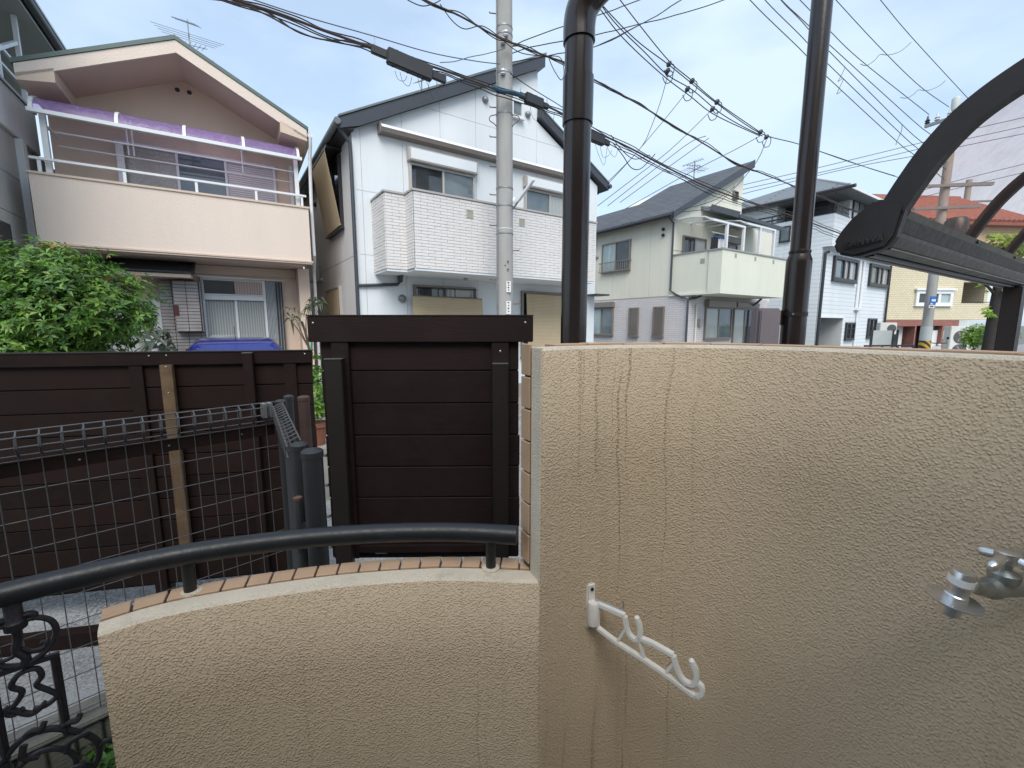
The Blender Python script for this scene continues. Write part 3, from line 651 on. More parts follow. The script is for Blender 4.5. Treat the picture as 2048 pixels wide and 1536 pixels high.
MB().lathe([(.0125, 1.292), (.0125, 1.299), (.008, 1.301)], (-.055, .008, 0), n=14).build('hinge_cap', 'rusty', gp, smooth=True)
box('hinge_plate', 'post_grey', gp, -.055, -.02, .0, .012, 1.15, 1.22, .001)
# grooved kerb under the mesh
kb = thing('kerb_wall', 'low grooved grey concrete kerb under the wire mesh fence', 'kerb', (-1.71, 1.39, 0), R(45))
box('kerb_core', 'mossy_concrete', kb, -.9, .9, -.02, .09, .0, .295)
k0 = MB().box(0, .066, -.034, -.0205, .13, .285).build('rib', 'mossy_concrete', kb, bevel=.004); k0.location.x = -.9
for i in range(1, 24): inst(k0, kb, Matrix.Translation((-.9 + i * .075, 0, 0)))
box('kerb_top', 'mossy_concrete', kb, -.9, .9, -.045, .10, .2955, .312, .005)

# ------------------------------------------------------------------ houses: helpers
def clip(poly, x0, x1, z0, z1):
    def cut(P, f, inter):
        out = []
        for i in range(len(P)):
            a, b = P[i - 1], P[i]
            if f(b):
                if not f(a): out.append(inter(a, b))
                out.append(b)
            elif f(a): out.append(inter(a, b))
        return out
    def ix(v): return lambda a, b: (v, a[1] + (b[1] - a[1]) * (v - a[0]) / (b[0] - a[0]))
    def iz(v): return lambda a, b: (a[0] + (b[0] - a[0]) * (v - a[1]) / (b[1] - a[1]), v)
    P = list(poly)
    for f, g in ((lambda p: p[0] >= x0, ix(x0)), (lambda p: p[0] <= x1, ix(x1)), (lambda p: p[1] >= z0, iz(z0)), (lambda p: p[1] <= z1, iz(z1))):
        if len(P) < 3: return []
        P = cut(P, f, g)
    return P
def panels(th, poly, xc, zc, y, mat, gap=.010, thick=.014, side=None, name='siding_panel'):
    xf = (lambda a, d_, z: (a, y - d_, z)) if side is None else (lambda a, d_, z: (side - d_, a, z))
    for xa, xb in zip(xc, xc[1:]):
        for za_, zb_ in zip(zc, zc[1:]):
            P = clip(poly, xa + gap / 2, xb - gap / 2, za_ + gap / 2, zb_ - gap / 2)
            if len(P) >= 3: MB().prism(P, .001, thick, xf).build(name, mat, th)
def bricks(th, x0, x1, z0, z1, y, bw, bh, mat, gap=.007, thick=.012, side=None, name='brick_cladding', bond=True, flip=1, holes=()):
    xf = (lambda a, d_, z: (a, y - d_, z)) if side is None else (lambda a, d_, z: (side - flip * d_, a, z))
    mb = MB(); r_ = 0; z = z0
    while z < z1 - .005:
        zt_ = min(z + bh, z1); x = x0 - (bw / 2 if (r_ % 2 and bond) else 0)
        while x < x1 - .002:
            a, b = max(x, x0) + gap / 2, min(x + bw, x1) - gap / 2
            if b - a > .01 and not any(a < h[1] and b > h[0] and z < h[3] and zt_ > h[2] for h in holes):
                t = thick + random.uniform(-.002, .002)
                mb.prism([(a, z + gap / 2), (b, z + gap / 2), (b, zt_ - gap / 2), (a, zt_ - gap / 2)], .001, t, xf)
            x += bw
        z += bh; r_ += 1
    o = mb.build(name, mat, th); o['kind'] = 'stuff'; return o
def window(th, x0, x1, z0, z1, y, frame='taupe_alu', panes=('pane_dark', 'pane_dark'), fw=.045, dp=.07, side=None, grid=0, sill=True, split=None, name='window'):
    xf = (lambda a, d_, z: (a, y - d_, z)) if side is None else (lambda a, d_, z: (side - d_, a, z))
    mb = MB(); rect = lambda a, b, c, e: [(a, c), (b, c), (b, e), (a, e)]
    mb.prism(rect(x0, x0 + fw, z0, z1), .001, dp, xf).prism(rect(x1 - fw, x1, z0, z1), .001, dp, xf)
    mb.prism(rect(x0 + fw, x1 - fw, z1 - fw, z1), .001, dp, xf).prism(rect(x0 + fw, x1 - fw, z0, z0 + fw), .001, dp, xf)
    n = len(panes); xs = [x0 + fw + (x1 - x0 - 2 * fw) * i / n for i in range(n + 1)]
    if split: xs = [x0 + fw] + list(split) + [x1 - fw]
    for i, q in enumerate(xs[1:-1]): mb.prism(rect(q - fw * .45, q + fw * .45, z0 + fw, z1 - fw), .004, dp * .8, xf)
    w_ = mb.build(name, frame, th)
    for i in range(n):
        dd = .018 + (.012 if i % 2 else 0)
        MB().prism(rect(xs[i] + (.003 if i else -.01), xs[i + 1] + .004, z0 + fw - .006, z1 - fw + .006), dd, dd + .006, xf).build('pane', panes[i], w_)
    if sill: MB().prism(rect(x0 - .02, x1 + .02, z0 - .03, z0 - .002), .001, dp + .03, xf).build('sill', frame, w_)
    if grid:
        g = MB(); k = int((x1 - x0) / grid)
        for i in range(1, k): g.prism(rect(x0 + i * grid - .006, x0 + i * grid + .006, z0 + fw, z1 - fw), dp + .002, dp + .012, xf)
        for j in range(1, int((z1 - z0) / grid)): g.prism(rect(x0 + fw, x1 - fw, z0 + j * grid - .006, z0 + j * grid + .006), dp + .013, dp + .021, xf)
        g.build('grille', frame, w_)
    return w_
def lattice(th, x0, x1, z0, z1, y, side=None, mat='taupe_alu', n=7):
    xf = (lambda a, d_, z: (a, y - d_, z)) if side is None else (lambda a, d_, z: (side - d_, a, z))
    g = MB(); w_ = x1 - x0; h_ = z1 - z0; st = h_ / n
    for i in range(-int(w_ / st) - 1, n + int(w_ / st) + 1):
        for sg in (1, -1):
            pts = []
            for t in range(0, 21):
                a = x0 + w_ * t / 20; z = z0 + i * st + sg * w_ * (t / 20 if sg > 0 else t / 20 - 1) * 1.5
                if z0 <= z <= z1: pts.append(xf(a, .085 + (.006 if sg > 0 else 0), z))
            if len(pts) >= 2: g.tube([pts[0], pts[-1]], .006, 4)
    return g.build('lattice', mat, th)
def vent(th, x, y, z, r=.07, mat='galvanised', side=None):
    c = (x, y, z) if side is None else (side, y, z); ax = (0, -1, 0) if side is None else (-1, 0, 0)
    MB().lathe([(r, 0), (r * 1.05, .02), (r * .95, .05), (r * .6, .075), (.005, .085)], c, ax, 16).build('vent_hood', mat, th, smooth=True)
def place(a_deg): return R(90 - a_deg)
def yagi(name, label, base, h, specs, r=.012, group='rooftop aerials'):
    th = thing(name, label, 'antenna', base, 0, group)
    MB().tube([(0, 0, 0), (0, 0, h)], r * 1.3, 6).build('mast', 'galvanised', th)
    for (z, ang, ln, n, el, tilt) in specs:
        dx, dy = math.cos(ang), math.sin(ang); mb = MB()
        a = Vector((-dx * ln * .4, -dy * ln * .4, z - tilt * .4)); b = Vector((dx * ln * .6, dy * ln * .6, z + tilt * .6)); mb.tube([a, b], r * .7, 5)
        for i in range(n):
            p = a.lerp(b, (i + .3) / n); e = el * (1 - .35 * i / n); mb.tube([p + Vector((-dy, dx, 0)) * e / 2, p - Vector((-dy, dx, 0)) * e / 2], r * .5, 4)
        mb.build('element_array', 'galvanised', th)
    return th

# ------------------------------------------------------------------ white gabled house (across the street)
h2 = thing('white_house', 'white sided two storey house with split navy gable roof and brick clad balcony', 'house', O2, place(56))
YF = 1.15
gab = [(-.70, .0), (5.65, .0), (5.65, 5.48), (3.60, 6.60), (3.60, 7.72), (-.70, 5.42)]
MB().prism(gab, YF + .002, YF + 6.0).build('wall', 'shaded_siding', h2)
xc = [-.70, -.57, .25, 1.08, 1.93, 2.78, 3.60, 4.48, 5.65]
panels(h2, gab, xc, [.0, 1.30, 3.16, 4.35, 6.17, 8.2], YF, 'white_siding', gap=.007)
sg_ = [(YF, 0), (7.1, 0), (7.1, 5.42), (YF, 5.42)]
panels(h2, sg_, [YF, 2.9, 4.7, 6.5, 7.1], [0, 1.3, 3.16, 5.4], 0, 'shaded_siding', gap=.013, side=-.701)
box('corner_trim', 'white_siding', h2, -.722, -.68, YF - .02, YF + .03, 0, 5.38)
# roofs
rf = MB().prism([(-.95, 5.47), (-.95, 5.52), (3.74, 8.03), (3.74, 7.78)], YF - .14, YF + 6.1).build('roof', 'navy_fascia', h2)
MB().prism([(-.97, 5.525), (-.97, 5.56), (3.76, 8.085), (3.76, 8.036)], YF - .16, YF + 6.12).build('roof_sheet', 'roof_metal', rf)
MB().prism([(-.96, 5.33), (-.96, 5.465), (3.70, 7.95), (3.70, 7.76), (-.6, 5.45)], YF - .155, YF - .142).build('barge_board', 'navy_fascia', rf)
rf2 = MB().prism([(3.612, 6.86), (5.95, 5.56), (5.95, 5.40), (3.612, 6.66)], YF - .14, YF + 6.1).build('roof', 'navy_fascia', h2)
MB().prism([(3.612, 6.90), (5.97, 5.60), (5.97, 5.565), (3.612, 6.865)], YF - .155, YF + 6.12).build('roof_sheet', 'roof_metal', rf2)
box('gable_cheek', 'white_siding', h2, 3.602, 3.611, YF - .012, YF + 6.0, 6.7, 7.7)
MB().tube([(-1.0, YF - .18, 5.44), (-1.0, YF + 6.1, 5.44)], .06, 10).build('gutter', 'roof_metal', h2, smooth=True)
MB().tube([(5.98, YF - .18, 5.5), (5.98, YF + 6.1, 5.5)], .055, 10).build('gutter', 'navy_fascia', h2, smooth=True)
box('soffit', 'dark_alu', h2, -.94, -.702, YF - .13, YF + 6.05, 5.36, 5.40)
MB().tube([(-.98, YF - .10, 5.42), (-.93, YF - .07, 5.33), (-.77, YF - .045, 5.16), (-.765, YF - .05, 4.9), (-.765, YF - .05, .05)], .035, 10).build('rain_pipe', 'navy_fascia', h2, smooth=True)
MB().tube([(-.76, YF - .05, 2.56), (.05, YF - .05, 2.62), (.07, YF - .08, 2.66), (.08, .9, 2.80)], .03, 8).build('rain_pipe', 'navy_fascia', h2, smooth=True)
MB().lathe([(.045, 2.66), (.06, 2.78)], (.08, YF - .12, 0), n=10).build('drain_hopper', 'navy_fascia', h2)
# balcony
bal = MB().box(.0, 4.5, .0, .10, 2.83, 4.17).box(-.01, .09, .101, .37, 2.83, 4.17).box(-.40, -.011, .37, .47, 2.83, 4.17).box(-.40, -.30, .471, YF - .02, 2.83, 4.17).box(4.40, 4.5, .101, YF - .02, 2.83, 4.17).build('balcony_parapet', 'brick_joint', h2)
holes = [(1.07, 1.19, 3.86, 3.98), (2.30, 2.42, 3.86, 3.98), (3.47, 3.59, 3.86, 3.98)]
bricks(bal, .0, 4.5, 2.83, 4.16, .0, .26, .0555, 'white_brick')
bricks(bal, -.40, -.011, 2.83, 4.16, .37, .26, .0555, 'white_brick')
bricks(bal, -.0, .37, 2.83, 4.16, 0, .26, .0555, 'white_brick', side=-.01)
bricks(bal, .37, YF - .02, 2.83, 4.16, 0, .26, .0555, 'white_brick', side=-.40)
MB().box(-.03, 4.53, -.03, .12, 4.171, 4.205).box(-.04, .11, .121, .34, 4.171, 4.205).box(-.43, .10, .341, .48, 4.171, 4.205).box(-.43, -.28, .481, YF - .02, 4.171, 4.205).build('balcony_cap', 'cream_trim', bal)
MB().box(.0, 4.5, .0, YF - .02, 2.79, 2.829).box(-.40, -.001, .37, YF - .02, 2.79, 2.829).build('balcony_floor', 'white_siding', bal)
for a, b, c, e in holes: sc_ = MB().box(a - .012, b + .012, -.022, .0, c - .012, c).box(a - .012, b + .012, -.022, .0, e, e + .012).box(a - .012, a, -.022, .0, c, e).box(b, b + .012, -.022, .0, c, e).build('scupper', 'cream_trim', bal); box('scupper_dark_fill', 'balcony_inside', sc_, a, b, -.0165, -.002, c, e)  # no opening cut: a solid darker block stands for the shade inside
for x_ in (1.4, 4.2): MB().lathe([(.045, 0), (.045, -.03)], (x_, .7, 2.789), n=12).build('ceiling_vent', 'grey_alu', bal)
# windows, shutters, awning
w_ = window(h2, .36, 1.86, 3.45, 5.04, YF - .016, 'cream_trim', ('pane_dark', 'pane_blue'))
box('shutter_box', 'cream_trim', h2, .33, 1.90, YF - .16, YF - .015, 5.045, 5.31, .015)
box('shutter_face', 'white_siding', h2, .37, 1.86, YF - .168, YF - .161, 5.08, 5.285, .004)
window(h2, 3.22, 4.75, 3.45, 5.03, YF - .016, 'cream_trim', ('pane_blue', 'pane_white'))
box('shutter_box', 'cream_trim', h2, 3.19, 4.79, YF - .16, YF - .015, 5.035, 5.29, .015)
box('shutter_face', 'white_siding', h2, 3.23, 4.75, YF - .168, YF - .161, 5.07, 5.265, .004)
aw = MB().prism([(YF - .015, 5.43), (YF - .17, 5.45), (YF - .19, 5.52), (YF - .13, 5.59), (YF - .015, 5.60)], -.22, 4.6, lambda a, d_, z: (d_, a, z)).build('awning_box', 'taupe_alu', h2)
MB().prism([(YF - .175, 5.535), (YF - .195, 5.525), (YF - .14, 5.595), (YF - .125, 5.597)], -.2, 4.58, lambda a, d_, z: (d_, a, z)).build('awning_strip', 'white_alu', aw)
box('awning_end', 'taupe_alu', aw, -.235, -.2205, YF - .2, YF - .016, 5.42, 5.61)
window(h2, 2.84, 3.16, 6.52, 6.90, YF - .016, 'white_alu', ('pane_blue',))
vent(h2, 2.17, YF - .014, 6.69); vent(h2, 3.32, YF - .014, 6.68); vent(h2, .14, YF - .014, 2.34, .08)
window(h2, .38, 1.86, .9, 2.64, YF - .016, 'taupe_alu', ('pane_dark', 'pane_lace'))
g = MB()
for x_ in (.44, 1.0, 1.28, 1.80): g.tube([(x_, YF - .12, 2.60), (x_, YF - .17, 2.55), (x_, YF - .17, 2.32)], .012, 6)
for z in (2.40, 2.58): g.tube([(.42, YF - .17, z), (1.84, YF - .17, z)], .010, 6)
g.build('window_guard', 'dark_alu', h2)
window(h2, 3.14, 4.60, 1.0, 2.63, YF - .016, 'taupe_alu', ('pane_dark', 'pane_lace'))
window(h2, 2.05, 3.42, 3.82, 5.25, 0, 'dark_alu', ('pane_dark', 'pane_dark'), side=-.716)
window(h2, 2.55, 3.9, 1.2, 2.66, 0, 'cream_trim', ('pane_dark', 'pane_lace'), side=-.716)
box('window_hood', 'dark_alu', h2, -1.02, -.717, 1.95, 3.55, 5.29, 5.35)
box('ac_bracket_box', 'grey_alu', h2, -.98, -.72, 4.9, 5.6, 2.95, 3.4, .01)
vent(h2, 0, 4.9, 4.9, .06, 'dark_alu', side=-.716); vent(h2, 0, 4.6, 2.95, .06, 'grey_alu', side=-.716)
box('side_hood', 'navy_fascia', h2, 5.30, 5.78, YF - .45, YF - .016, 2.585, 2.625)
box('base_plinth', 'concrete', h2, -.705, 5.655, YF - .02, YF - .015, 0, .35)
H2M = h2.matrix_basis.copy()
def blind(label, pts, group=None):
    th = thing('bamboo_blind', label, 'blind', O2, place(56), group)
    mb = MB(); a, b, c, e = [Vector(p) for p in pts]; n = (b - a).cross(e - a).normalized() * .006
    mb.add([a, b, c, e, a + n, b + n, c + n, e + n], [(0, 1, 2, 3), (7, 6, 5, 4), (0, 4, 5, 1), (1, 5, 6, 2), (2, 6, 7, 3), (3, 7, 4, 0)])
    mb.build('slat_mat', 'bamboo', th)
    MB().tube([a, b], .013, 8).build('top_rod', 'taupe_alu', th); MB().tube([e, c], .011, 8).build('bottom_rod', 'bamboo', th)
    for f in (.15, .85): q = a.lerp(b, f); MB().tube([q, q + Vector((0, .05, .10))], .004, 5).build('hanging_cord', 'cable_grey', th)
blind('bamboo blind hanging over the ground floor window left of the utility pole', [(.30, YF - .19, 2.40), (1.95, YF - .19, 2.38), (1.96, YF - .30, .95), (.31, YF - .30, .95)])
blind('bamboo blind hanging over the ground floor window right of the utility pole', [(3.24, YF - .12, 2.57), (4.55, YF - .12, 2.55), (4.56, YF - .20, 1.10), (3.25, YF - .20, 1.10)])
blind('tilted bamboo blind propped out from the upper side window of the white house', [(-1.03, 3.48, 5.28), (-1.03, 2.05, 5.28), (-.80, 2.02, 3.86), (-.80, 3.46, 3.86)])
blind('bamboo blind over the ground floor side window of the white house', [(-.80, 3.95, 2.62), (-.80, 2.55, 2.62), (-.83, 2.55, 1.25), (-.83, 3.95, 1.25)])

# ------------------------------------------------------------------ pink gabled house
O1 = Vector((-7.24, 6.79, 0))
h1 = thing('pink_house', 'pink stucco gabled house with a purple canopy over its balcony', 'house', O1, place(58))
Y1 = 1.0
MB().prism([(.06, 0), (3.78, 0), (3.78, 5.60), (1.95, 6.42), (.06, 5.56)], Y1, 6.0).build('wall', 'pink_stucco', h1)
MB().prism([(.03, 5.43), (.03, 5.55), (1.95, 6.46), (3.86, 5.50), (3.86, 5.38), (1.95, 6.30)], -.02, 6.3).build('roof', 'pink_soffit', h1)
MB().prism([(-.01, 5.54), (-.01, 5.60), (1.95, 6.535), (3.90, 5.555), (3.90, 5.495), (1.95, 6.468)], -.06, 6.4).build('roof_sheet', 'green_trim', h1)
MB().prism([(.02, 5.37), (.02, 5.546), (1.95, 6.462), (3.87, 5.50), (3.87, 5.33), (3.42, 5.53), (1.95, 6.27), (.44, 5.56)], -.045, -.021).build('barge_board', 'pink_parapet', h1)
MB().prism([(.44, 5.60), (.44, 5.40), (.02, 5.33), (.02, 5.42)], -.045, Y1 - .002).build('boxed_eave', 'pink_soffit', h1)
MB().prism([(3.42, 5.57), (3.42, 5.37), (3.87, 5.30), (3.87, 5.38)], -.045, Y1 - .002).build('boxed_eave', 'pink_soffit', h1)
MB().tube([(3.93, -.02, 5.43), (3.93, 6.3, 5.43)], .055, 8).build('gutter', 'white_alu', h1, smooth=True)
MB().tube([(3.93, .0, 5.41), (3.93, .03, 5.25), (3.92, .12, 5.05), (3.90, .15, 4.2), (3.90, .15, 3.2), (3.95, .7, 2.9), (3.95, .75, 0)], .032, 8).build('rain_pipe', 'white_alu', h1, smooth=True)
for x_ in (1.85, 2.03): MB().lathe([(.055, 0), (.06, .012), (.045, .02)], (x_, Y1 - .001, 6.12), (0, -1, 0), 14).build('vent_ring', 'pink_parapet', h1); MB().lathe([(.04, .0205), (.035, .022)], (x_, Y1 - .001, 6.11), (0, -1, 0), 12).build('vent_hole', 'dark_alu', h1)
pr = MB().box(.0, 3.82, .0, .11, 3.06, 4.06).box(.0, .11, .111, Y1 - .002, 3.06, 4.06).box(3.71, 3.82, .111, Y1 - .002, 3.06, 4.06).build('balcony_parapet', 'pink_parapet', h1)
MB().box(-.02, 3.84, -.02, .13, 4.061, 4.095).box(-.02, .13, .131, Y1 - .002, 4.061, 4.095).box(3.69, 3.84, .131, Y1 - .002, 4.061, 4.095).build('parapet_cap', 'pink_soffit', pr)
MB().box(-.015, 3.835, -.015, .12, 3.0, 3.059).box(.115, 3.705, .121, Y1 - .002, 2.98, 3.05).build('balcony_floor', 'pink_soffit', pr)
box('floor_bead', 'pink_soffit', pr, -.03, 3.85, -.03, -.016, 3.03, 3.055)
# handrail on the parapet
hr = MB().bar((.02, .05, 4.30), (3.80, .05, 4.30), .05, .035).build('balcony_rail', 'white_alu', h1)
for x_ in (.12, 1.10, 2.05, 2.95, 3.72): box('rail_post', 'white_alu', hr, x_ - .02, x_ + .02, .035, .065, 4.096, 4.282)
# canopy
cp_ = MB().bar((.08, .0, 4.965), (3.76, .0, 4.965), .07, .055).build('canopy_beam', 'white_alu', h1)
arc = [(.0, 4.995), (.03, 5.09), (.10, 5.17), (.22, 5.23), (.45, 5.27), (.75, 5.29), (Y1 - .02, 5.295)]
for x_ in (.12, 1.08, 1.95, 2.81, 3.70):
    mb = MB()
    for a, b in zip(arc, arc[1:]): mb.bar((x_, a[0], a[1]), (x_, b[0], b[1]), .045, .03, up=(1, 0, 0)) if False else mb.bar((x_, a[0], a[1]), (x_, b[0], b[1]), .045, .03)
    mb.build('canopy_rib', 'white_alu', cp_)
for xa, xb in zip((.145, 1.105, 1.975, 2.835), (1.055, 1.925, 2.785, 3.675)):
    mb = MB(); n = len(arc)
    for x_ in (xa, xb):
        for a in arc: mb.v.append((x_, a[0], a[1]))
        for a in arc: mb.v.append((x_, a[0], a[1] - .004))
    for i in range(n - 1): mb.f += [(i, i + 1, 2 * n + i + 1, 2 * n + i), (n + i, 3 * n + i, 3 * n + i + 1, n + i + 1)]
    mb.build('canopy_sheet', 'purple_sheet', cp_, smooth=True)
for x_ in (.20, 3.66):
    box('canopy_post', 'white_alu', cp_, x_ - .035, x_ + .035, .12, .19, 4.096, 5.02)
    MB().bar((x_, .15, 4.85), (x_, .80, 4.86), .03, .03).build('pole_bracket', 'white_alu', cp_)
for y_, z in ((.42, 4.83), (.68, 4.70)): MB().tube([(.22, y_, z), (3.64, y_, z)], .014, 8).build('laundry_pole', 'white_alu', cp_, smooth=True)
for x_ in (1.12, 1.19, 2.78): MB().tube([(x_, .5, 5.25), (x_, .5, 4.68)], .012, 6).build('pole_hanger', 'white_alu', cp_)
# upper window in three leaves
uwn = window(h1, .88, 3.36, 3.2, 5.03, Y1, 'white_alu', ('pane_frost', 'pane_blue', 'louver_pale'), split=(1.74, 2.50))
box('inner_rail', 'white_alu', h1, .90, 1.00, Y1 - .14, Y1 - .075, 3.2, 4.97)
box('storage_pole', 'white_alu', h1, 1.0, 2.1, Y1 - .22, Y1 - .19, 4.93, 4.96)
box('wall_edge', 'white_alu', h1, 3.62, 3.68, Y1 - .05, Y1 - .001, 4.1, 5.1)
# ground floor
window(h1, 1.92, 3.02, .95, 2.74, Y1, 'white_alu', ('pane_white', 'pane_white'), split=(2.48,))
tr_ = MB().box(1.96, 2.98, Y1 - .085, Y1 - .071, 2.30, 2.39).build('transom', 'white_alu', h1)
window(h1, 1.95, 2.99, 2.395, 2.70, Y1 - .072, 'white_alu', ('pane_dark', 'pane_pink'), fw=.03, dp=.02, sill=False, split=(2.48,), name='transom_window')
for i in range(12):
    x_ = 3.03 + i * .026
    MB().prism([(x_, Y1 - .03), (x_ + .013, Y1 - .09), (x_ + .026, Y1 - .03)], .6, 2.70, lambda a, d_, z: (a, z, d_)).build('pleat', 'pleat_white' if i < 7 or i % 2 == 0 else 'pleat_dark', h1)
MB().tube([(1.90, Y1 - .3, 2.73), (3.38, Y1 - .1, 2.73)], .012, 6).build('screen_rod', 'white_alu', h1)
box('pillar', 'pink_stucco', h1, 3.62, 3.83, .55, Y1 - .001, 0, 2.97)
box('lintel', 'pink_soffit', h1, .06, 3.61, Y1 - .06, Y1 - .001, 2.80, 2.97)
bricks(h1, 1.27, 1.93, 0.4, 2.62, Y1 - .12, .195, .0625, 'wall_tile_grey', gap=.010, bond=False, name='porch_tiles')
box('porch_wall', 'dark_alu', h1, 1.27, 1.93, Y1 - .119, Y1 - .001, .0, 2.62)
pb_ = box('tile_block', 'dark_alu', h1, 1.50, 1.905, Y1 - .30, Y1 - .14, 1.68, 2.62)
bricks(pb_, 1.50, 1.905, 1.68, 2.62, Y1 - .30, .195, .0625, 'wall_tile_grey', gap=.010, bond=False, name='block_tiles')
bricks(pb_, Y1 - .30, Y1 - .14, 1.68, 2.62, 0, .195, .0625, 'wall_tile_grey', gap=.010, bond=False, side=1.905, flip=-1, name='block_tiles')
box('name_plate', 'copper_plate', h1, 1.49, 1.565, Y1 - .325, Y1 - .314, 1.97, 2.17, .003)
dr_ = box('door', 'door_white', h1, .50, 1.24, Y1 - .06, Y1 - .001, .15, 2.28, .004)
for zz in (.35, .95, 1.55):
    for xx in (.60, .92): box('door_panel', 'door_white', dr_, xx, xx + .22, Y1 - .072, Y1 - .0605, zz, zz + .48, .004)
box('door_frame', 'white_alu', h1, 1.2405, 1.268, Y1 - .09, Y1 - .001, .1, 2.34); box('door_frame', 'white_alu', h1, .45, .4995, Y1 - .09, Y1 - .001, .1, 2.34)
MB().tube([(1.17, Y1 - .07, 1.0), (1.17, Y1 - .11, 1.05), (1.17, Y1 - .11, 1.35), (1.17, Y1 - .07, 1.4)], .012, 8).build('door_handle', 'zinc', dr_)
po = MB().prism([(Y1 - .62, 2.66), (Y1 - .62, 2.72), (Y1 - .02, 2.72), (Y1 - .02, 2.66)], .42, 1.82, lambda a, d_, z: (d_, a, z)).build('porch_roof', 'pink_soffit', h1)
for i in range(4):
    ya = Y1 - .66 + i * .155; z = 2.735 + i * .075
    MB().prism([(ya, z), (ya, z + .03), (ya + .18, z + .115), (ya + .18, z + .085)], .40, 1.84, lambda a, d_, z_: (d_, a, z_)).build('roof_course', 'roof_tile_dark', po)
MB().bar((1.86, Y1 - .68, 2.75), (1.86, Y1 - .03, 3.06), .05, .06).build('verge_tile', 'roof_tile_dark', po)
ab = hit(382, 118, (O1.x - .53 * 1.6, O1.y + .848 * 1.6), 58); at_ = hit(377, 40, (O1.x - .53 * 1.6, O1.y + .848 * 1.6), 58)
yagi('tv_aerial', 'tangled TV aerials with a long boom on the pink gabled house', (ab.x, ab.y, ab.z - .25), at_.z - ab.z + .25,
     [(at_.z - ab.z + .2, 2.75, .75, 11, .16, .34), (at_.z - ab.z - .05, 2.2, .35, 4, 1.15, .02), (.36, .35, .75, 9, .30, -.22), (.5, .9, .5, 6, .3, .1)], .0085)

# ------------------------------------------------------------------ grey neighbour on the left edge
h0 = thing('grey_house', 'grey two storey house with a dark gutter at the left of the pink house', 'house', O1, place(58))
box('wall', 'grey_siding', h0, -5.5, -.28, -1.6, 5.0, 0, 4.75)
panels(h0, [(-1.6, 0), (.72, 0), (.72, 4.68), (-1.6, 4.68)], [-1.6, .72], [0, 1.6, 2.55, 3.47, 4.05, 4.7], 0, 'grey_siding', gap=.012, side=-.20) if False else None
for za_, zb_ in ((0, 1.6), (1.61, 2.55), (2.56, 3.46), (3.47, 4.05), (4.06, 4.68)): box('siding_panel', 'grey_siding', h0, -.279, -.262, -1.6, .74, za_, zb_)
box('corner_strip', 'grey_parapet', h0, -.261, -.17, .60, .74, 0, 4.7)
box('balcony_parapet', 'grey_parapet', h0, -4.2, -.22, -1.7, 1.55, 4.72, 5.40, .01)
box('parapet_cap', 'grey_alu', h0, -4.22, -.20, -1.72, 1.57, 5.405, 5.45)
MB().prism([(-6, 8.2), (-.05, 6.92), (-.05, 7.02), (-6, 8.35)], -1.9, 5.4).build('roof', 'navy_fascia', h0)
MB().tube([(.0, -1.9, 6.98), (.0, 5.4, 6.98)], .07, 10).build('gutter', 'dark_alu', h0, smooth=True)
box('gutter_trim', 'white_alu', h0, .03, .075, -1.9, 5.4, 7.03, 7.07)
box('soffit', 'grey_siding', h0, -3.0, -.06, -1.85, 5.3, 6.86, 6.90)
box('upper_wall', 'grey_siding', h0, -3.8, -1.3, -1.0, 5.0, 5.0, 6.85)
for y_ in (-1.4, -.5, .42, 1.35): box('balcony_post', 'white_alu', h0, -.30, -.24, y_, y_ + .06, 5.45, 6.85)
for z in (5.72, 5.98): box('balcony_rail', 'white_alu', h0, -.29, -.25, -1.7, 1.5, z, z + .04)
MB().bar((-.27, -.2, 5.5), (-.27, 1.3, 6.4), .05, .05).build('brace', 'white_alu', h0)
MB().bar((-.27, -.9, 5.5), (-.27, .42, 6.8), .05, .05).build('brace', 'white_alu', h0)
MB().lathe([(.16, 0), (.13, .05), (.02, .12)], (-.9, .9, 6.68), (0, 0, 1), 12).build('dish_lamp', 'dark_alu', h0)
window(h0, -1.3, -.20, 2.72, 3.30, 0, 'dark_alu', ('pane_dark', 'pane_dark'), side=-.262) if False else None
wb = box('window', 'dark_alu', h0, -.261, -.20, -1.0, -.22, 2.68, 3.25, .005); box('pane', 'pane_dark', wb, -.1995, -.196, -.93, -.29, 2.74, 3.19)

# ------------------------------------------------------------------ cream house with slate roof
O3 = Vector((5.58, 15.49, 0)); M3 = Matrix.Translation(O3) @ Matrix.Rotation(place(56), 4, 'Z')
h3 = thing('cream_house', 'cream two storey house with dark slate roof and laundry balcony', 'house', O3, place(56))
MB().prism([(.0, 2.80), (4.30, 2.80), (4.30, 7.86), (.0, 5.52)], .0, 5.2).build('upper_wall', 'cream_siding', h3)
box('rear_wall', 'cream_siding', h3, .002, 6.2, 5.2, 9.5, 2.8, 5.5)
box('lower_wall', 'lilac_brick', h3, .0, 5.4, -.75, 9.5, .0, 2.798)
box('side_wing', 'cream_siding', h3, 4.302, 7.2, .05, 6.0, 2.8, 5.75)
panels(h3, [(.0, 2.82), (9.4, 2.82), (9.4, 5.5), (.0, 5.5)], [0, .9, 1.8, 2.7, 3.6, 4.5, 5.4, 6.3, 7.2, 8.1, 9.0, 9.4], [2.82, 5.45], 0, 'cream_siding', gap=.014, side=-.001)
panels(h3, [(.0, 4.4), (4.30, 4.4), (4.30, 7.86), (.0, 5.52)], [0, .9, 1.8, 2.7, 3.6, 4.3], [4.4, 6.45, 8.0], -.001, 'cream_siding', gap=.014)
rf = MB().prism([(-.30, 5.47), (-.30, 5.60), (4.56, 8.19), (4.56, 8.06)], -.20, 3.6).build('roof', 'slate_roof', h3)
MB().prism([(-.30, 5.45), (-.30, 5.59), (2.5, 7.08), (2.5, 6.94)], 3.601, 9.6).build('rear_roof', 'slate_roof', h3)
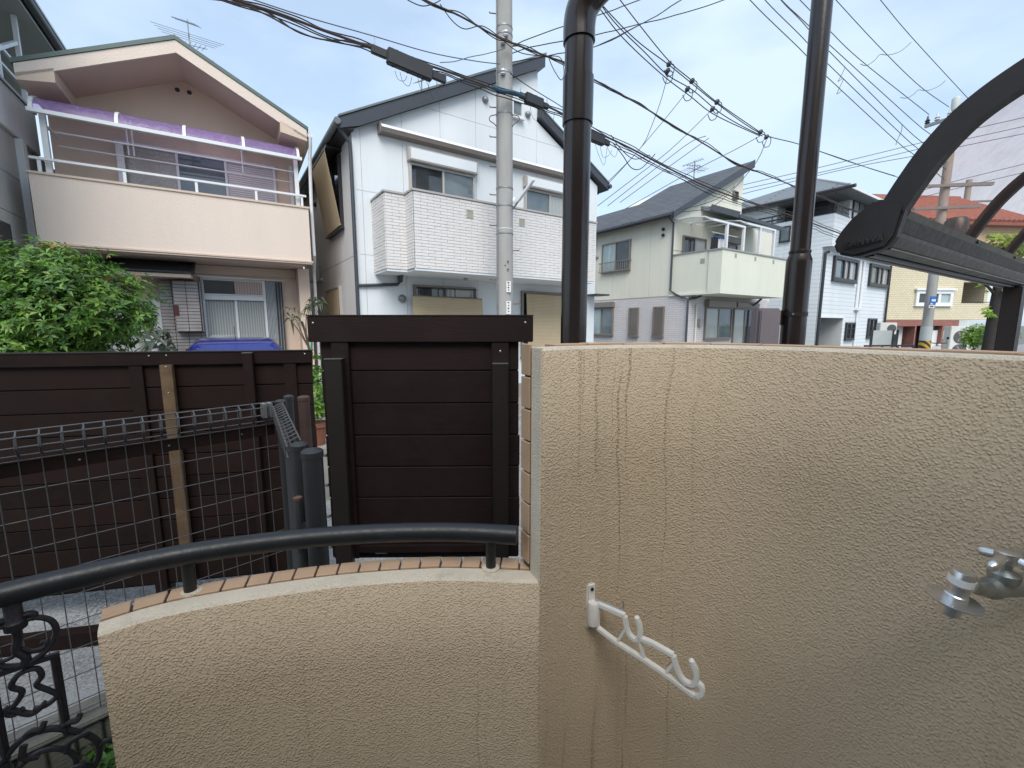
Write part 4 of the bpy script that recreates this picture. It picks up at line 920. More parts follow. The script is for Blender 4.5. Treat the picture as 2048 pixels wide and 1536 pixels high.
MB().prism([(-.32, 5.38), (-.32, 5.61), (4.60, 8.225), (4.60, 7.93)], -.26, -.201).build('barge_board', 'navy_fascia', rf)
MB().tube([(-.36, -.22, 5.48), (-.36, 9.6, 5.48)], .07, 8).build('gutter', 'dark_alu', h3, smooth=True)
window(h3, 3.55, 3.90, 6.68, 6.95, -.016, 'taupe_alu', ('pane_dark',), fw=.03)
# small roof over the right half of the balcony
lr = MB().prism([(.72, 5.72), (.72, 5.86), (4.9, 5.62), (5.3, 5.50), (5.3, 5.40), (4.9, 5.48)], -1.1, .0).build('balcony_roof', 'slate_roof', h3) if False else None
mb = MB(); a_, b_, c_, e_ = (1.62, -.35, 6.02), (2.10, -1.15, 5.66), (5.4, -1.15, 5.60), (5.4, .0, 5.98)
top = [(1.55, .0, 6.08), a_, b_, c_, e_]
mb.add([Vector(p) for p in top] + [Vector(p) - Vector((0, 0, .14)) for p in top], [(0, 1, 2, 3, 4), (9, 8, 7, 6, 5)] + [(i, i + 5, (i + 1) % 5 + 5, (i + 1) % 5) for i in range(5)])
mb.build('balcony_roof', 'slate_roof_f', h3)
MB().bar((1.58, -.38, 5.98), (2.08, -1.18, 5.62), .04, .2).build('barge_board', 'navy_fascia', h3); MB().bar((2.08, -1.18, 5.58), (5.4, -1.18, 5.52), .04, .12).build('gutter', 'navy_fascia', h3)
# balcony
b3 = MB().box(-.05, 4.15, -1.9, -1.78, 2.86, 4.16).box(-.05, .07, -1.779, -1.45, 2.86, 4.16).box(.0, .10, -1.449, -.001, 2.86, 4.19).box(4.03, 4.15, -1.779, -.001, 2.86, 4.16).build('balcony_parapet', 'cream_stucco', h3)
MB().box(-.08, 4.18, -1.93, -1.75, 4.161, 4.205).box(-.08, .10, -1.749, -1.42, 4.161, 4.205).box(-.03, .13, -1.419, -.02, 4.191, 4.23).build('balcony_cap', 'grey_alu', b3)
box('balcony_floor', 'cream_stucco', b3, -.05, 4.15, -1.9, -.001, 2.80, 2.859)
for x_ in (.72, 1.95, 3.2): box('scupper', 'balcony_inside', b3, x_ - .06, x_ + .06, -1.905, -1.86, 3.95, 4.09)
box('scupper', 'balcony_inside', b3, -.006, .04, -1.28, -1.12, 3.80, 3.96)
for xa, xb, z0 in ((.0, 2.0, 5.18), (2.12, 4.1, 5.32)):
    ar = [(-.02, z0 + .22), (-.7, z0 + .20), (-1.2, z0 + .10), (-1.45, z0 - .04)]
    mb = MB()
    for a, b in zip(ar, ar[1:]):
        for t in (xa, (xa + xb) / 2, xb): mb.bar((t, a[0], a[1]), (t, b[0], b[1]), .05, .035)
    mb.bar((xa, -1.45, z0 - .04), (xb, -1.45, z0 - .04), .06, .06)
    cf = mb.build('canopy_frame', 'white_alu', h3)
    mb = MB(); n = len(ar)
    for t in (xa, xb):
        for a in ar: mb.v.append((t, a[0], a[1] + .025))
    mb.f = [(i, i + 1, n + i + 1, n + i) for i in range(n - 1)]; mb.build('canopy_sheet', 'clear_sheet', cf)
    for t in (xa + .9, xb - .05): box('canopy_post', 'white_alu', cf, t - .04, t + .04, -1.48, -1.40, 4.2, z0 - .07)
window(h3, .55, 1.95, 2.9, 4.95, -.016, 'taupe_alu', ('pane_dark', 'pane_lace'))
window(h3, 2.55, 4.1, 2.9, 4.95, -.016, 'taupe_alu', ('pane_dark', 'pane_dark')); box('shutter_box', 'taupe_alu', h3, 2.5, 4.15, -.2, -.0165, 4.96, 5.2, .02)
window(h3, 1.80, 3.28, 3.92, 5.05, 0, 'taupe_alu', ('pane_dark', 'pane_teal'), side=-.016); g = MB()
for i in range(14): g.tube([(-.20, 1.82 + i * .11, 3.92), (-.20, 1.82 + i * .11, 4.28)], .010, 4)
for z in (3.92, 4.28): g.tube([(-.20, 1.75, z), (-.20, 3.33, z)], .016, 5)
for y_ in (1.76, 3.32): g.tube([(-.20, y_, 4.28), (-.02, y_, 4.28)], .014, 5)
g.build('window_guard', 'taupe_alu', h3)
window(h3, 2.58, 3.9, 1.40, 2.50, 0, 'taupe_alu', ('pane_blue', 'pane_teal'), side=-.002); box('shutter_box', 'taupe_alu', h3, -.17, -.003, 2.54, 3.94, 2.505, 2.73, .02)
for y0 in (.16, 1.30):
    ww_ = window(h3, y0, y0 + .47, 1.38, 2.46, 0, 'taupe_alu', ('pane_dark',), side=-.002); lattice(ww_, y0 + .03, y0 + .44, 1.42, 2.42, 0, side=-.002)
window(h3, 1.0, 2.72, 1.30, 2.42, -.752, 'taupe_alu', ('pane_white', 'pane_blue')); box('shutter_box', 'taupe_alu', h3, .96, 2.76, -.93, -.7525, 2.425, 2.68, .02)
window(h3, 2.85, 4.45, .3, 2.42, -.752, 'taupe_alu', ('pane_white', 'pane_dark')); box('shutter_box', 'taupe_alu', h3, 2.81, 4.50, -.93, -.7525, 2.425, 2.68, .05)
MB().tube([(-.36, -.1, 5.42), (-.06, -.07, 5.28), (-.06, -.07, 3.0), (-.06, -.30, 2.85), (-.06, -.79, 2.66), (-.05, -.79, .1)], .035, 8).build('rain_pipe', 'navy_fascia', h3, smooth=True)
MB().tube([(.0, -.80, 2.68), (.35, -.80, 2.72), (.4, -1.0, 2.80)], .035, 8).build('rain_pipe', 'navy_fascia', h3, smooth=True)
MB().tube([(4.0, -1.2, 2.80), (3.95, -1.0, 2.6), (3.9, -.79, 2.45), (3.9, -.79, .1)], .04, 8).build('rain_pipe', 'navy_fascia', h3, smooth=True)
MB().tube([(.45, -.80, 2.5), (.45, -.80, .3)], .03, 6).build('cable_duct', 'cream_siding', h3)
box('meter', 'grey_alu', h3, .60, .78, -.86, -.7525, 1.75, 2.0, .01)
vent(h3, 0, 3.58, 4.6, .07, 'grey_alu', side=-.016)
for zz in (4.95, 5.15): MB().lathe([(.05, 0), (.06, .04), (.03, .10)], (-.016, .35, zz), (-1, 0, 0), 8).build('insulator', 'dark_alu', h3)
# laundry
ld = thing('laundry', 'white shirt and dark clothes drying on the cream house balcony', 'laundry', O3, place(56))
MB().tube([(.45, -1.2, 4.85), (2.0, -1.2, 4.85)], .018, 6).build('pole', 'white_alu', ld)
mb = MB()
for i in range(7): mb.tube([(.62 + i * .13, -1.26, 4.72), (.62 + i * .13, -1.14, 4.72)], .02, 5)
mb.tube([(.55, -1.2, 4.72), (1.5, -1.2, 4.72)], .018, 5).build('peg_hanger', 'peg_blue', ld)
def cloth(name, x0, x1, z0, z1, mat):
    mb = MB(); n = 12
    for i in range(n + 1):
        x_ = x0 + (x1 - x0) * i / n
        for j in range(5): mb.v.append((x_, -1.2 + .05 * math.sin(i * 1.7) * (j / 4 + .2), z1 + (z0 - z1) * j / 4 - .03 * math.sin(i)))
    for i in range(n):
        for j in range(4): mb.f.append((i * 5 + j, i * 5 + j + 1, (i + 1) * 5 + j + 1, (i + 1) * 5 + j))
    mb.build(name, mat, ld, smooth=True)
cloth('dark_garment', .42, .82, 4.15, 4.70, 'cloth_dark'); cloth('white_shirt', .84, 1.22, 4.02, 4.70, 'cloth_white'); cloth('dark_garment', 1.24, 1.45, 4.2, 4.68, 'cloth_dark')
def m3(*p): return M3 @ Vector(p)
yagi('tv_aerial', 'TV aerial mast with a dish leaning over the slate roof of the cream house', m3(1.1, 7.2, 6.0), 2.5, [(2.4, .8, .5, 5, .25, .3), (1.8, 1.0, .8, 8, 1.0, 0), (1.3, 2.2, .8, 6, 1.2, 0)], .02)
yagi('tv_aerial', 'TV aerial cluster behind the roof peak of the cream house', m3(4.3, 2.2, 7.9), .95, [(.9, 2.4, .9, 8, .4, -.1), (.6, .4, 1.0, 6, .9, 0), (.75, 2.8, .6, 6, .35, .1)], .018)
yagi('tv_aerial', 'small TV aerial just above the roof slope of the white gabled house', Matrix.Translation(O2) @ Matrix.Rotation(place(56), 4, 'Z') @ Vector((2.0, 4.2, 7.0)), 1.5, [(1.35, 1.2, .5, 7, .3, .35), (.8, .8, .5, 5, .4, 0)], .014)

# ------------------------------------------------------------------ blue-white three storey house
c4 = Vector((15.06, 20.89, 0))
h4 = thing('tall_white_house', 'bluish white three storey house with hipped slate roof and open garage', 'house', c4, place(56))
MB().box(0, .36, .4, 7.5, 0, 5.5).box(.36, 3.40, .4, 7.5, 2.2, 5.5).box(3.40, 9.6, .4, 7.5, 0, 5.5).build('lower_wall', 'blue_white_siding', h4)
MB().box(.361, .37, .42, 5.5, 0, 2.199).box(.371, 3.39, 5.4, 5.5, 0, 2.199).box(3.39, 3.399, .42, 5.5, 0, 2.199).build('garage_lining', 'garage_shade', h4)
box('upper_wall', 'blue_white_siding', h4, .001, 9.55, .001, 7.5, 5.501, 6.98)
box('parapet_cap', 'dark_alu', h4, -.02, 1.7, -.02, .12, 6.981, 7.02); box('parapet_cap', 'dark_alu', h4, -.02, .12, .121, 4.2, 6.981, 7.02)
MB().box(1.75, 9.5, .05, 7.4, 6.99, 7.95).box(.05, 1.749, 2.6, 7.4, 6.99, 7.95).build('top_storey', 'blue_white_siding', h4)
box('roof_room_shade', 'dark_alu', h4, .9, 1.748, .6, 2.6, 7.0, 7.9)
box('sliding_door', 'pane_white', h4, .30, .88, 1.35, 1.4, 7.03, 7.9)
ro = [(-.55, -.62), (10.2, -.62), (10.2, 7.9), (-.55, 7.9)]; ap1, ap2 = (2.3, 1.9, 9.40), (7.6, 1.9, 9.40)
mb = MB(); e = 7.98
mb.add([(x, y, e) for x, y in ro] + [ap1, ap2] + [(x, y, e - .14) for x, y in ro], [(3, 0, 4), (0, 1, 5, 4), (1, 2, 5), (2, 3, 4, 5), (6, 7, 1, 0), (7, 8, 2, 1), (8, 9, 3, 2), (9, 6, 0, 3), (9, 8, 7, 6)])
mb.build('roof', 'slate_roof_b', h4)
MB().tube([(-.58, -.9, 7.88), (-.58, 7.9, 7.88)], .08, 8).build('gutter', 'dark_alu', h4, smooth=True); box('front_fascia', 'grey_parapet', h4, -.5, 10.2, -.66, -.622, 7.88, 7.99)
for a, b in ((ro[0], ap1), (ro[1], ap2)): MB().bar((a[0], a[1], e + .02), b, .14, .06).build('hip_cap', 'grey_alu', h4)
for z in (7.35, 7.16): MB().tube([(-.0, 4.2, z), (-.0, .05, z), (1.7, .05, z)], .025, 6).build('parapet_rail', 'dark_alu', h4)
for p in ((0, 4.1), (0, 2.8), (0, 1.4), (0.02, .05), (.9, .05)): MB().tube([(p[0], p[1], 7.0), (p[0], p[1], 7.36)], .02, 5).build('rail_post', 'dark_alu', h4)
window(h4, 2.05, 4.3, 7.02, 7.9, .049, 'dark_alu', ('pane_white', 'pane_blue', 'pane_blue'), fw=.07)
window(h4, 1.85, 2.35, 6.0, 6.75, 0, 'dark_alu', ('pane_blue',), side=.0)
for x0, x1 in ((1.35, 4.40), (6.25, 9.38)):
    window(h4, x0, x1, 4.02, 5.22, .399, 'dark_alu', ('pane_blue', 'pane_lace', 'pane_white'), fw=.16, dp=.12, split=(x0 + 1.3, x0 + 1.95))
for x0, x1, z0, z1 in ((3.72, 4.92, 1.0, 1.94), (6.9, 8.2, 1.06, 2.18)): window(h4, x0, x1, z0, z1, .399, 'dark_alu', ('pane_dark', 'pane_dark'), fw=.1, dp=.1, grid=.3)
MB().tube([(.5, .3, 5.3), (.12, .28, 5.2), (.10, .28, .1)], .07, 8).build('rain_pipe', 'dark_alu', h4, smooth=True)
MB().tube([(9.4, .3, 5.3), (9.45, .3, .1)], .06, 8).build('rain_pipe', 'dark_alu', h4, smooth=True)
for x_ in (4.75, 5.30): MB().tube([(x_, .33, 5.25), (x_, .33, 2.7)], .06, 8).build('duct', 'white_alu', h4, smooth=True)
MB().tube([(5.05, .33, 2.68), (5.05, .33, .4)], .05, 8).build('duct', 'white_alu', h4, smooth=True); box('duct_box', 'white_alu', h4, 4.66, 5.40, .24, .398, 2.6, 2.74)
box('garage_frame', 'white_alu', h4, .37, 3.39, .36, .399, 2.16, 2.24)

# ------------------------------------------------------------------ yellow tiled building with brick ground floor
O5 = Vector((24.35, 28.0, 0))
h5 = thing('yellow_building', 'yellow tiled building with red tile roof and red brick ground floor', 'building', O5, place(85))
MB().box(-3.0, -.3, 0, 7, 2.14, 6.6).box(-.299, 4.95, 0, 7, 2.14, 8.15).box(4.951, 8.9, 0, 7, 4.55, 8.15).box(4.951, 7.2, 2.0, 7, 2.14, 4.549).box(6.95, 7.2, 0.3, 1.99, 2.14, 4.549).build('upper_wall', 'yellow_tile', h5)
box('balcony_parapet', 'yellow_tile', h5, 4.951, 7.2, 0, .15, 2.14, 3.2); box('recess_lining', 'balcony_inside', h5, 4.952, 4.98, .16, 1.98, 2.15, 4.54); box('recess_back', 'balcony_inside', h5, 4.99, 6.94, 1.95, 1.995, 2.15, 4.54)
window(h5, 5.1, 5.9, 2.3, 4.2, 1.945, 'dark_alu', ('pane_dark', 'pane_white')); MB().bar((4.96, .05, 3.28), (7.15, .05, 3.28), .05, .04).build('balcony_rail', 'dark_alu', h5)
MB().box(-3, -.2, .0, 7, 0, 2.139).box(-.2, 1.9, .0, 7, 1.72, 2.139).box(1.9, 2.0, .0, 7, 0, 2.139).box(2.0, 3.85, .0, 7, 1.75, 2.139).box(3.85, 5.0, 0, 7, 0, 2.139).build('ground_floor', 'red_brick', h5)
box('porch_back', 'door_white', h5, -.2, 1.9, .9, 1.0, 0, 1.72); box('porch_back', 'pane_dark', h5, 2.0, 3.1, .9, 1.0, 0, 1.75); box('side_door', 'door_white', h5, 3.15, 3.85, .25, .3, 0, 1.45); box('side_pane', 'pane_dark', h5, 3.2, 3.8, .25, .3, 1.46, 1.75)
dd = box('entrance_door', 'door_white', h5, .45, 1.7, .6, .68, 0, 1.7); MB().prism([(.70, .35), (1.4, .35), (1.4, 1.45), (1.2, 1.52), (1.05, 1.6), (.9, 1.52), (.70, 1.45)], .57, .599).build('door_glass', 'pane_dark', dd)
wdw = window(h5, 1.6, 4.2, 3.03, 4.0, -.002, 'white_alu', ('pane_dark', 'pane_dark', 'pane_teal'), fw=.2, dp=.12)
box('window_head', 'white_alu', wdw, 1.5, 4.35, -.2, -.003, 4.005, 4.12)
sn = box('brick_sign', 'plate_white', None, 3.93, 4.80, -.05, -.003, .86, 1.42); sn.matrix_basis = Matrix.Translation(O5) @ Matrix.Rotation(place(85), 4, 'Z'); tag(sn, 'white notice sign with two lines of lettering on the red brick wall', 'sign')
for z, n, h in ((1.20, 9, .07), (.98, 7, .11)):
    for i in range(n):
        x_ = 4.0 + i * (.72 / n); box('lettering', 'sign_blue' if h < .1 else 'ink', sn, x_, x_ + .72 / n * .65, -.056, -.051, z, z + h)
box('rear_block', 'grey_parapet', h5, 7.4, 9.5, 3, 8, 0, 4.2)
mb = MB()
for i in range(26):
    x_ = .6 + i * .34
    mb.tube([(x_, -.55, 8.2), (x_, 4.6, 11.0)], .17, 8)
rr_ = mb.build('roof_tiles', 'red_roof', h5, smooth=True); rr_['kind'] = 'stuff'
MB().prism([(-.6, 8.0), (-.6, 8.15), (4.6, 11.0), (10, 8.15), (10, 8.0)], 0.5, 9.2, lambda a, d_, z: (d_, a, z)).build('roof_deck', 'red_roof', h5)
MB().tube([(.5, 4.6, 11.05), (9.2, 4.6, 11.05)], .2, 8).build('ridge_tiles', 'red_roof', h5, smooth=True)
window(h5, 1.2, 3.4, 5.6, 7.0, -.002, 'white_alu', ('pane_dark', 'pane_blue')); window(h5, 5.0, 6.6, 5.6, 7.0, -.002, 'dark_alu', ('pane_dark', 'pane_blue'))

# ------------------------------------------------------------------ foliage helper
def leaves(name, parent, blobs, n, size, cols, aspect=.42, droop=.3, shell=.55, whorl=5):
    vs, fs, cl = [], [], []
    wts = [b[3] * b[4] * b[5] for b in blobs]
    for _ in range(n // whorl):
        b = random.choices(blobs, wts)[0]
        dv = Vector((random.gauss(0, 1), random.gauss(0, 1), random.gauss(0, 1))).normalized()
        rr = random.uniform(shell, 1) ** .6
        nzv = noise.noise(Vector((dv.x * 2 + b[0], dv.y * 2, dv.z * 2))) * .25 + 1
        c = Vector((b[0] + dv.x * b[3] * rr * nzv, b[1] + dv.y * b[4] * rr * nzv, b[2] + dv.z * b[5] * rr * nzv))
        ax = (dv * .8 + Vector((0, 0, .7)) + Vector((random.gauss(0, .3), random.gauss(0, .3), random.gauss(0, .3)))).normalized()
        o1 = ax.orthogonal().normalized(); o2 = ax.cross(o1); ph = random.random() * 6.28
        base = random.choice(cols); top = max(0, dv.z)
        for k in range(whorl):
            q = ph + k * 6.283 / whorl + random.uniform(-.3, .3); L_ = size * random.uniform(.6, 1.25); el = random.uniform(-.2, .6)
            dr = (o1 * math.cos(q) + o2 * math.sin(q)) * math.cos(el) + ax * math.sin(el); sd = dr.cross(ax).normalized() * (L_ * aspect / 2)
            mid = c + dr * (L_ * .5) + ax * L_ * .06; tip = c + dr * L_ - Vector((0, 0, droop * L_ * .5))
            i = len(vs); vs += [tuple(c), tuple(mid + sd), tuple(tip), tuple(mid - sd), tuple(mid - ax * L_ * .07)]
            fs += [(i, i + 4, i + 1), (i + 4, i + 2, i + 1), (i, i + 3, i + 4), (i + 4, i + 3, i + 2)]
            f = random.uniform(.7, 1.3); col = tuple(x * f for x in base); cl += [col] * 5
    me = bpy.data.meshes.new(name); me.from_pydata(vs, [], fs)
    ca = me.color_attributes.new('tint', 'FLOAT_COLOR', 'POINT')
    for i, c in enumerate(cl): ca.data[i].color = (*c, 1)
    me.materials.append(M('leaf')); o = bpy.data.objects.new(name, me); COL.objects.link(o); o.parent = parent; o['kind'] = 'stuff'
    return o
def branches(parent, base, tips, r, mat='bark', name='branch'):
    for t in tips:
        b, t = Vector(base), Vector(t); m = b.lerp(t, .5) + Vector((random.uniform(-.1, .1), random.uniform(-.1, .1), .1)) * (t - b).length * .5
        P = catmull([b, m, t], 5); MB().tube(P, [r * (1 - .75 * i / (len(P) - 1)) for i in range(len(P))], 6).build(name, mat, parent, smooth=True)
G1 = [(.095, .205, .028), (.07, .17, .025), (.12, .25, .038), (.05, .13, .025), (.09, .19, .035), (.16, .27, .04)]
bush = thing('garden_bush', 'large green bush with reddish new shoots in front of the pink house', 'bush', (-5.2, 4.95, 0))
MB().tube(catmull([(0, 0, 0), (.05, .02, .5), (0, .05, 1.1), (.1, 0, 1.6)], 5), .05, 8).build('trunk', 'bark', bush, smooth=True)
branches(bush, (0, .02, .5), [(-.9, -.2, 2.2), (.7, .1, 2.2), (-.4, .2, 2.5), (.3, -.3, 2.4), (1.0, .2, 1.7), (-1.1, .1, 1.6), (.5, -.4, 1.5)], .03)
leaves('crown', bush, [(-.55, 0, 1.98, .85, .75, .75), (.25, .05, 2.0, .72, .7, .66), (.5, .1, 1.95, .5, .5, .42), (-1.0, 0, 1.75, .7, .6, .7), (-.45, -.2, 1.35, 1.1, .6, .6), (-.1, 0, 2.36, .8, .5, .38)], 28000, .078, G1, shell=.35)
leaves('new_shoots', bush, [(-.75, 0, 2.74, .3, .3, .06), (.45, 0, 2.62, .4, .3, .06), (.75, 0, 2.35, .2, .2, .05)], 60, .055, [(.42, .16, .05), (.34, .19, .06), (.28, .24, .05)])
leaves('dark_sprig', bush, [(1.22, -.1, 1.62, .2, .15, .12)], 35, .16, [(.05, .07, .045), (.08, .09, .06)], droop=1.2)
branches(bush, (.6, -.1, 1.2), [(1.2, -.1, 1.65)], .012)
st = thing('young_tree', 'slender young tree with long drooping leaves by the pink house corner', 'tree', (-3.02, 6.35, 0))
MB().tube(catmull([(.02, 0, 0), (0, 0, .6), (.05, 0, 1.1), (.0, 0, 1.6), (-.06, 0, 1.85)], 5), .018, 7).build('trunk', 'bark', st, smooth=True)
branches(st, (.0, 0, 1.5), [(-.3, 0, 1.95), (.22, .05, 2.1), (.05, .05, 2.15), (-.15, 0, 1.9)], .010)
leaves('crown', st, [(-.2, 0, 1.93, .2, .15, .12), (.18, 0, 2.08, .16, .14, .1), (.02, 0, 2.1, .15, .1, .08)], 70, .15, [(.10, .12, .07), (.14, .15, .09), (.08, .10, .05)], aspect=.22, droop=1.2, shell=.2)
MB().tube([(.05, -.03, 1.2), (.08, -.03, 1.55)], .015, 6).build('plant_tie', 'green_net', st)
pp = thing('potted_plant', 'bushy bright green plant in a terracotta pot beyond the fence gap', 'plant', (-2.06, 4.4, 0))
MB().lathe([(.08, 0), (.11, .19), (.125, .2), (.125, .24), (.10, .24)], (0, 0, .55), n=18).build('pot', 'terracotta', pp, smooth=True)
box('pot_stand', 'concrete', pp, -.2, .2, -.15, .15, 0, .55)
leaves('foliage', pp, [(0, 0, 1.1, .22, .22, .3), (.02, 0, 1.35, .15, .15, .16)], 900, .07, [(.12, .26, .03), (.18, .32, .05), (.09, .2, .03)])
# right side shrubs
G2 = [(.16, .30, .04), (.22, .34, .06), (.12, .24, .035)]
for i, (px, py, d_, rx, rz_, lb) in enumerate(((1950, 672, 17, .42, .42, 'light green shrub in front of the twin fan outdoor unit'), (1993, 672, 16, .55, .5, 'spreading green shrub with open branches beside the brown carport post'))):
    p = at_d(px, py, d_); th = thing('shrub', lb, 'shrub', (p.x, p.y, 0))
    MB().tube(catmull([(0, 0, 0), (.03, 0, p.z * .4), (0, 0, p.z * .8)], 4), .03, 6).build('trunk', 'bark', th); branches(th, (0, 0, p.z * .5), [(-rx * .7, 0, p.z + .1), (rx * .6, 0, p.z + .2), (.1, .2, p.z + .3)], .02)
    leaves('crown', th, [(0, 0, p.z + .05, rx, rx, rz_), (-rx * .5, 0, p.z - .2, rx * .6, rx * .6, rz_ * .6)], 1500, .11, G2, shell=.3)
p = at_d(1984, 640, 12.5); tt = thing('street_tree', 'dark trunked tree with bright leaves hanging beside the carport post', 'tree', (p.x, p.y, 0))
MB().tube(catmull([(0, 0, 0), (.02, 0, 1.2), (.03, 0, 2.4), (.1, 0, 4.2)], 5), [.17 - i * .005 for i in range(16)], 10).build('trunk', 'bark_dark', tt, smooth=True)
branches(tt, (.03, 0, 2.6), [(-.6, 0, 3.1), (.5, .1, 3.2), (-.3, -.2, 3.5)], .05, 'bark_dark')
leaves('crown', tt, [(-.42, -.1, 2.85, .28, .2, .16), (.2, -.2, 2.7, .15, .15, .4), (-.25, -.1, 2.2, .13, .15, .2), (.25, -.2, 2.0, .12, .12, .4), (-.1, 0, 3.9, .9, .8, .5)], 700, .16, [(.22, .38, .04), (.30, .42, .06), (.16, .30, .03)], shell=.1, aspect=.6)

# ------------------------------------------------------------------ blue car
car = thing('parked_car', 'bright blue small car parked in front of the pink house', 'car', (-4.05, 6.30, 0), place(58))
prof = [(-.02, .35), (-.02, .95), (.10, 1.05), (.32, 1.46), (.55, 1.535), (1.2, 1.565), (1.75, 1.54), (2.35, 1.06), (3.2, .92), (3.35, .75), (3.35, .35)]
bm_ = MB(); n = len(prof)
for hw, k in ((-.70, 0), (-.62, 1), (.62, 1), (.70, 0)):
    for (y_, z) in prof:
        t = max(0, (z - .95) / .62); w__ = math.copysign(.72 - t * .14 - (0 if k else 0), hw) if not k else math.copysign(.60 - t * .14, hw)
        bm_.v.append((w__, y_ + (0 if k else .03), z + (.028 * (t > .3) if k else -.02 * (t > .3))))
for r_ in range(3):
    for i in range(n): bm_.f.append((r_ * n + i, (r_ + 1) * n + i, (r_ + 1) * n + (i + 1) % n, r_ * n + (i + 1) % n))
bm_.f.append(tuple(range(n))); bm_.f.append(tuple(range(4 * n - 1, 3 * n - 1, -1)))
body = bm_.build('body', 'blue_paint', car, smooth=True, bevel=.03, sharp=60)
MB().add([(-.52, .10, 1.08), (.52, .10, 1.08), (.46, .305, 1.44), (-.46, .305, 1.44)], [(0, 1, 2, 3)]).build('rear_window', 'car_glass', car)
MB().add([(-.50, 2.30, 1.12), (.50, 2.30, 1.12), (.45, 1.83, 1.50), (-.45, 1.83, 1.50)], [(0, 3, 2, 1)]).build('windscreen', 'car_glass', car)
for sg in (-1, 1):
    for ya, yb in ((.45, 1.1), (1.18, 1.95)):
        MB().add([(sg * .722, ya, 1.0), (sg * .722, yb, 1.0), (sg * .628, yb - (.25 if yb > 1.5 else 0), 1.44), (sg * .628, ya, 1.44)], [(0, 1, 2, 3)]).build('side_window', 'car_glass', car)
    for y_ in (.62, 2.72):
        wh = MB().lathe([(.16, -.09), (.28, -.085), (.29, -.03), (.29, .03), (.28, .085), (.16, .09)], (sg * .64, y_, .29), (1, 0, 0), 20).build('wheel', 'rubber', car, smooth=True)
        MB().lathe([(.02, -.095), (.17, -.092), (.17, .092), (.02, .095)], (sg * .64, y_, .29), (1, 0, 0), 16).build('rim', 'zinc', wh, smooth=True)
    box('tail_lamp', 'lamp_red', car, sg * .58 - .08, sg * .58 + .08, -.045, -.0, .75, 1.0, .01)
    MB().box(sg * .78 - .07, sg * .78 + .07, 1.9, 1.98, 1.0, 1.12).build('mirror', 'blue_paint', car, bevel=.02)
box('rear_bumper', 'blue_paint', car, -.66, .66, -.08, -.02, .35, .58, .02); box('number_plate', 'plate_white', car, -.16, .16, -.095, -.081, .62, .78)
MB().tube([(0, .45, 1.55), (0, .28, 1.78)], .004, 5).build('aerial', 'cable_black', car)

# ------------------------------------------------------------------ utility pole
PX, PY = -.135, 8.2
up = thing('utility_pole', 'concrete utility pole with step bolts in front of the white gabled house', 'utility pole', (PX, PY, 0))
MB().lathe([(.165, 0), (.158, 2), (.148, 5), (.138, 8), (.125, 11.5), (.12, 11.5)], (0, 0, 0), n=28).build('shaft', 'pole_concrete', up, smooth=True)
def zpy(py): return at_d(1004, py, PY).z
def ring(z, h=.03, mat='galvanised', e=.006):
    r = .166 - .0036 * z; MB().lathe([(r + e, z), (r + e, z + h)], (0, 0, 0), n=24).build('band', mat, up, smooth=True)
for py in (60, 75, 150, 152, 193, 232, 380, 415, 470): ring(zpy(py), .025)
for i, py in enumerate((30, 95, 217, 276, 335, 391, 452, 502, 560, 608)):
    z = zpy(py); sg = -1 if i % 2 == 0 or i in (3, 5) else 1; r = .166 - .0036 * z
    MB().tube([(sg * r * .9, -.03, z), (sg * (r + .11), -.05, z), (sg * (r + .112), -.05, z + .02)], .009, 6).build('step_bolt', 'rusty', up)
for sg in (-1, 1):
    z = zpy(240); MB().tube(catmull([(sg * .13, -.06, z + .06), (sg * .24, -.08, z + .03), (sg * .26, -.08, z - .04), (sg * .17, -.07, z - .1), (sg * .14, -.06, z - .14)], 4), .008, 6).build('foot_loop', 'rusty', up)
for py, h in ((575, .20), (616, .24)):
    z = zpy(py); pl = box('number_plate', 'plate_white', up, .03, .115, -.168, -.158, z - h / 2, z + h / 2, .002)
    for k in range(4): box('lettering', 'ink', pl, .055 + .01 * (k % 2), .085, -.1695, -.1685, z + h / 2 - .04 - k * h * .22, z + h / 2 - .015 - k * h * .22)
z = zpy(527); box('stencil', 'ink', up, .05, .075, -.166, -.156, z, z + .03); box('stencil', 'ink', up, .0, .02, -.167, -.157, z - .06, z - .045); box('stencil', 'ink', up, .05, .075, -.166, -.156, z - .14, z - .11)
z = zpy(460); MB().lathe([(.1645 - .0036 * z + .004, z), (.1645 - .0036 * z + .004, z + .012)], (0, 0, 0), n=24).build('paint_ring', 'plate_white', up, smooth=True)
MB().tube([(-.13, -.11, .1), (-.125, -.105, 4.0), (-.13, -.10, 7.0), (-.12, -.09, 9)], .012, 6).build('earth_conduit', 'galvanised', up)
for py in (85, 160, 100): z = zpy(py); MB().lathe([(.03, 0), (.045, .02), (.03, .04), (.045, .06), (.03, .09)], (-.02 if py > 90 else .03, -.16, z), (0, -.3, 1), 12).build('insulator', 'porcelain', up, smooth=True)
lmp = thing('street_lamp', 'slim grey street lamp bracketed to the concrete utility pole', 'street lamp', (PX + .15, PY - .1, zpy(415)))
MB().tube(catmull([(.0, 0, -.05), (.05, -.05, 0), (.09, -.09, .06)], 4), .018, 8).build('arm', 'galvanised', lmp, smooth=True)
MB().bar((.08, -.08, .05), (.36, -.30, .36), .055, .045).build('lamp_head', 'skin_metal', lmp, bevel=.008)
MB().bar((.105, -.095, .055), (.34, -.28, .315), .04, .02).build('lamp_lens', 'plate_white', lmp, bevel=.004)
MB().lathe([(.022, 0), (.028, .03), (.028, .07), (.012, .1)], (.02, -.04, .04), n=12).build('photo_cell', 'plate_white', lmp, smooth=True)

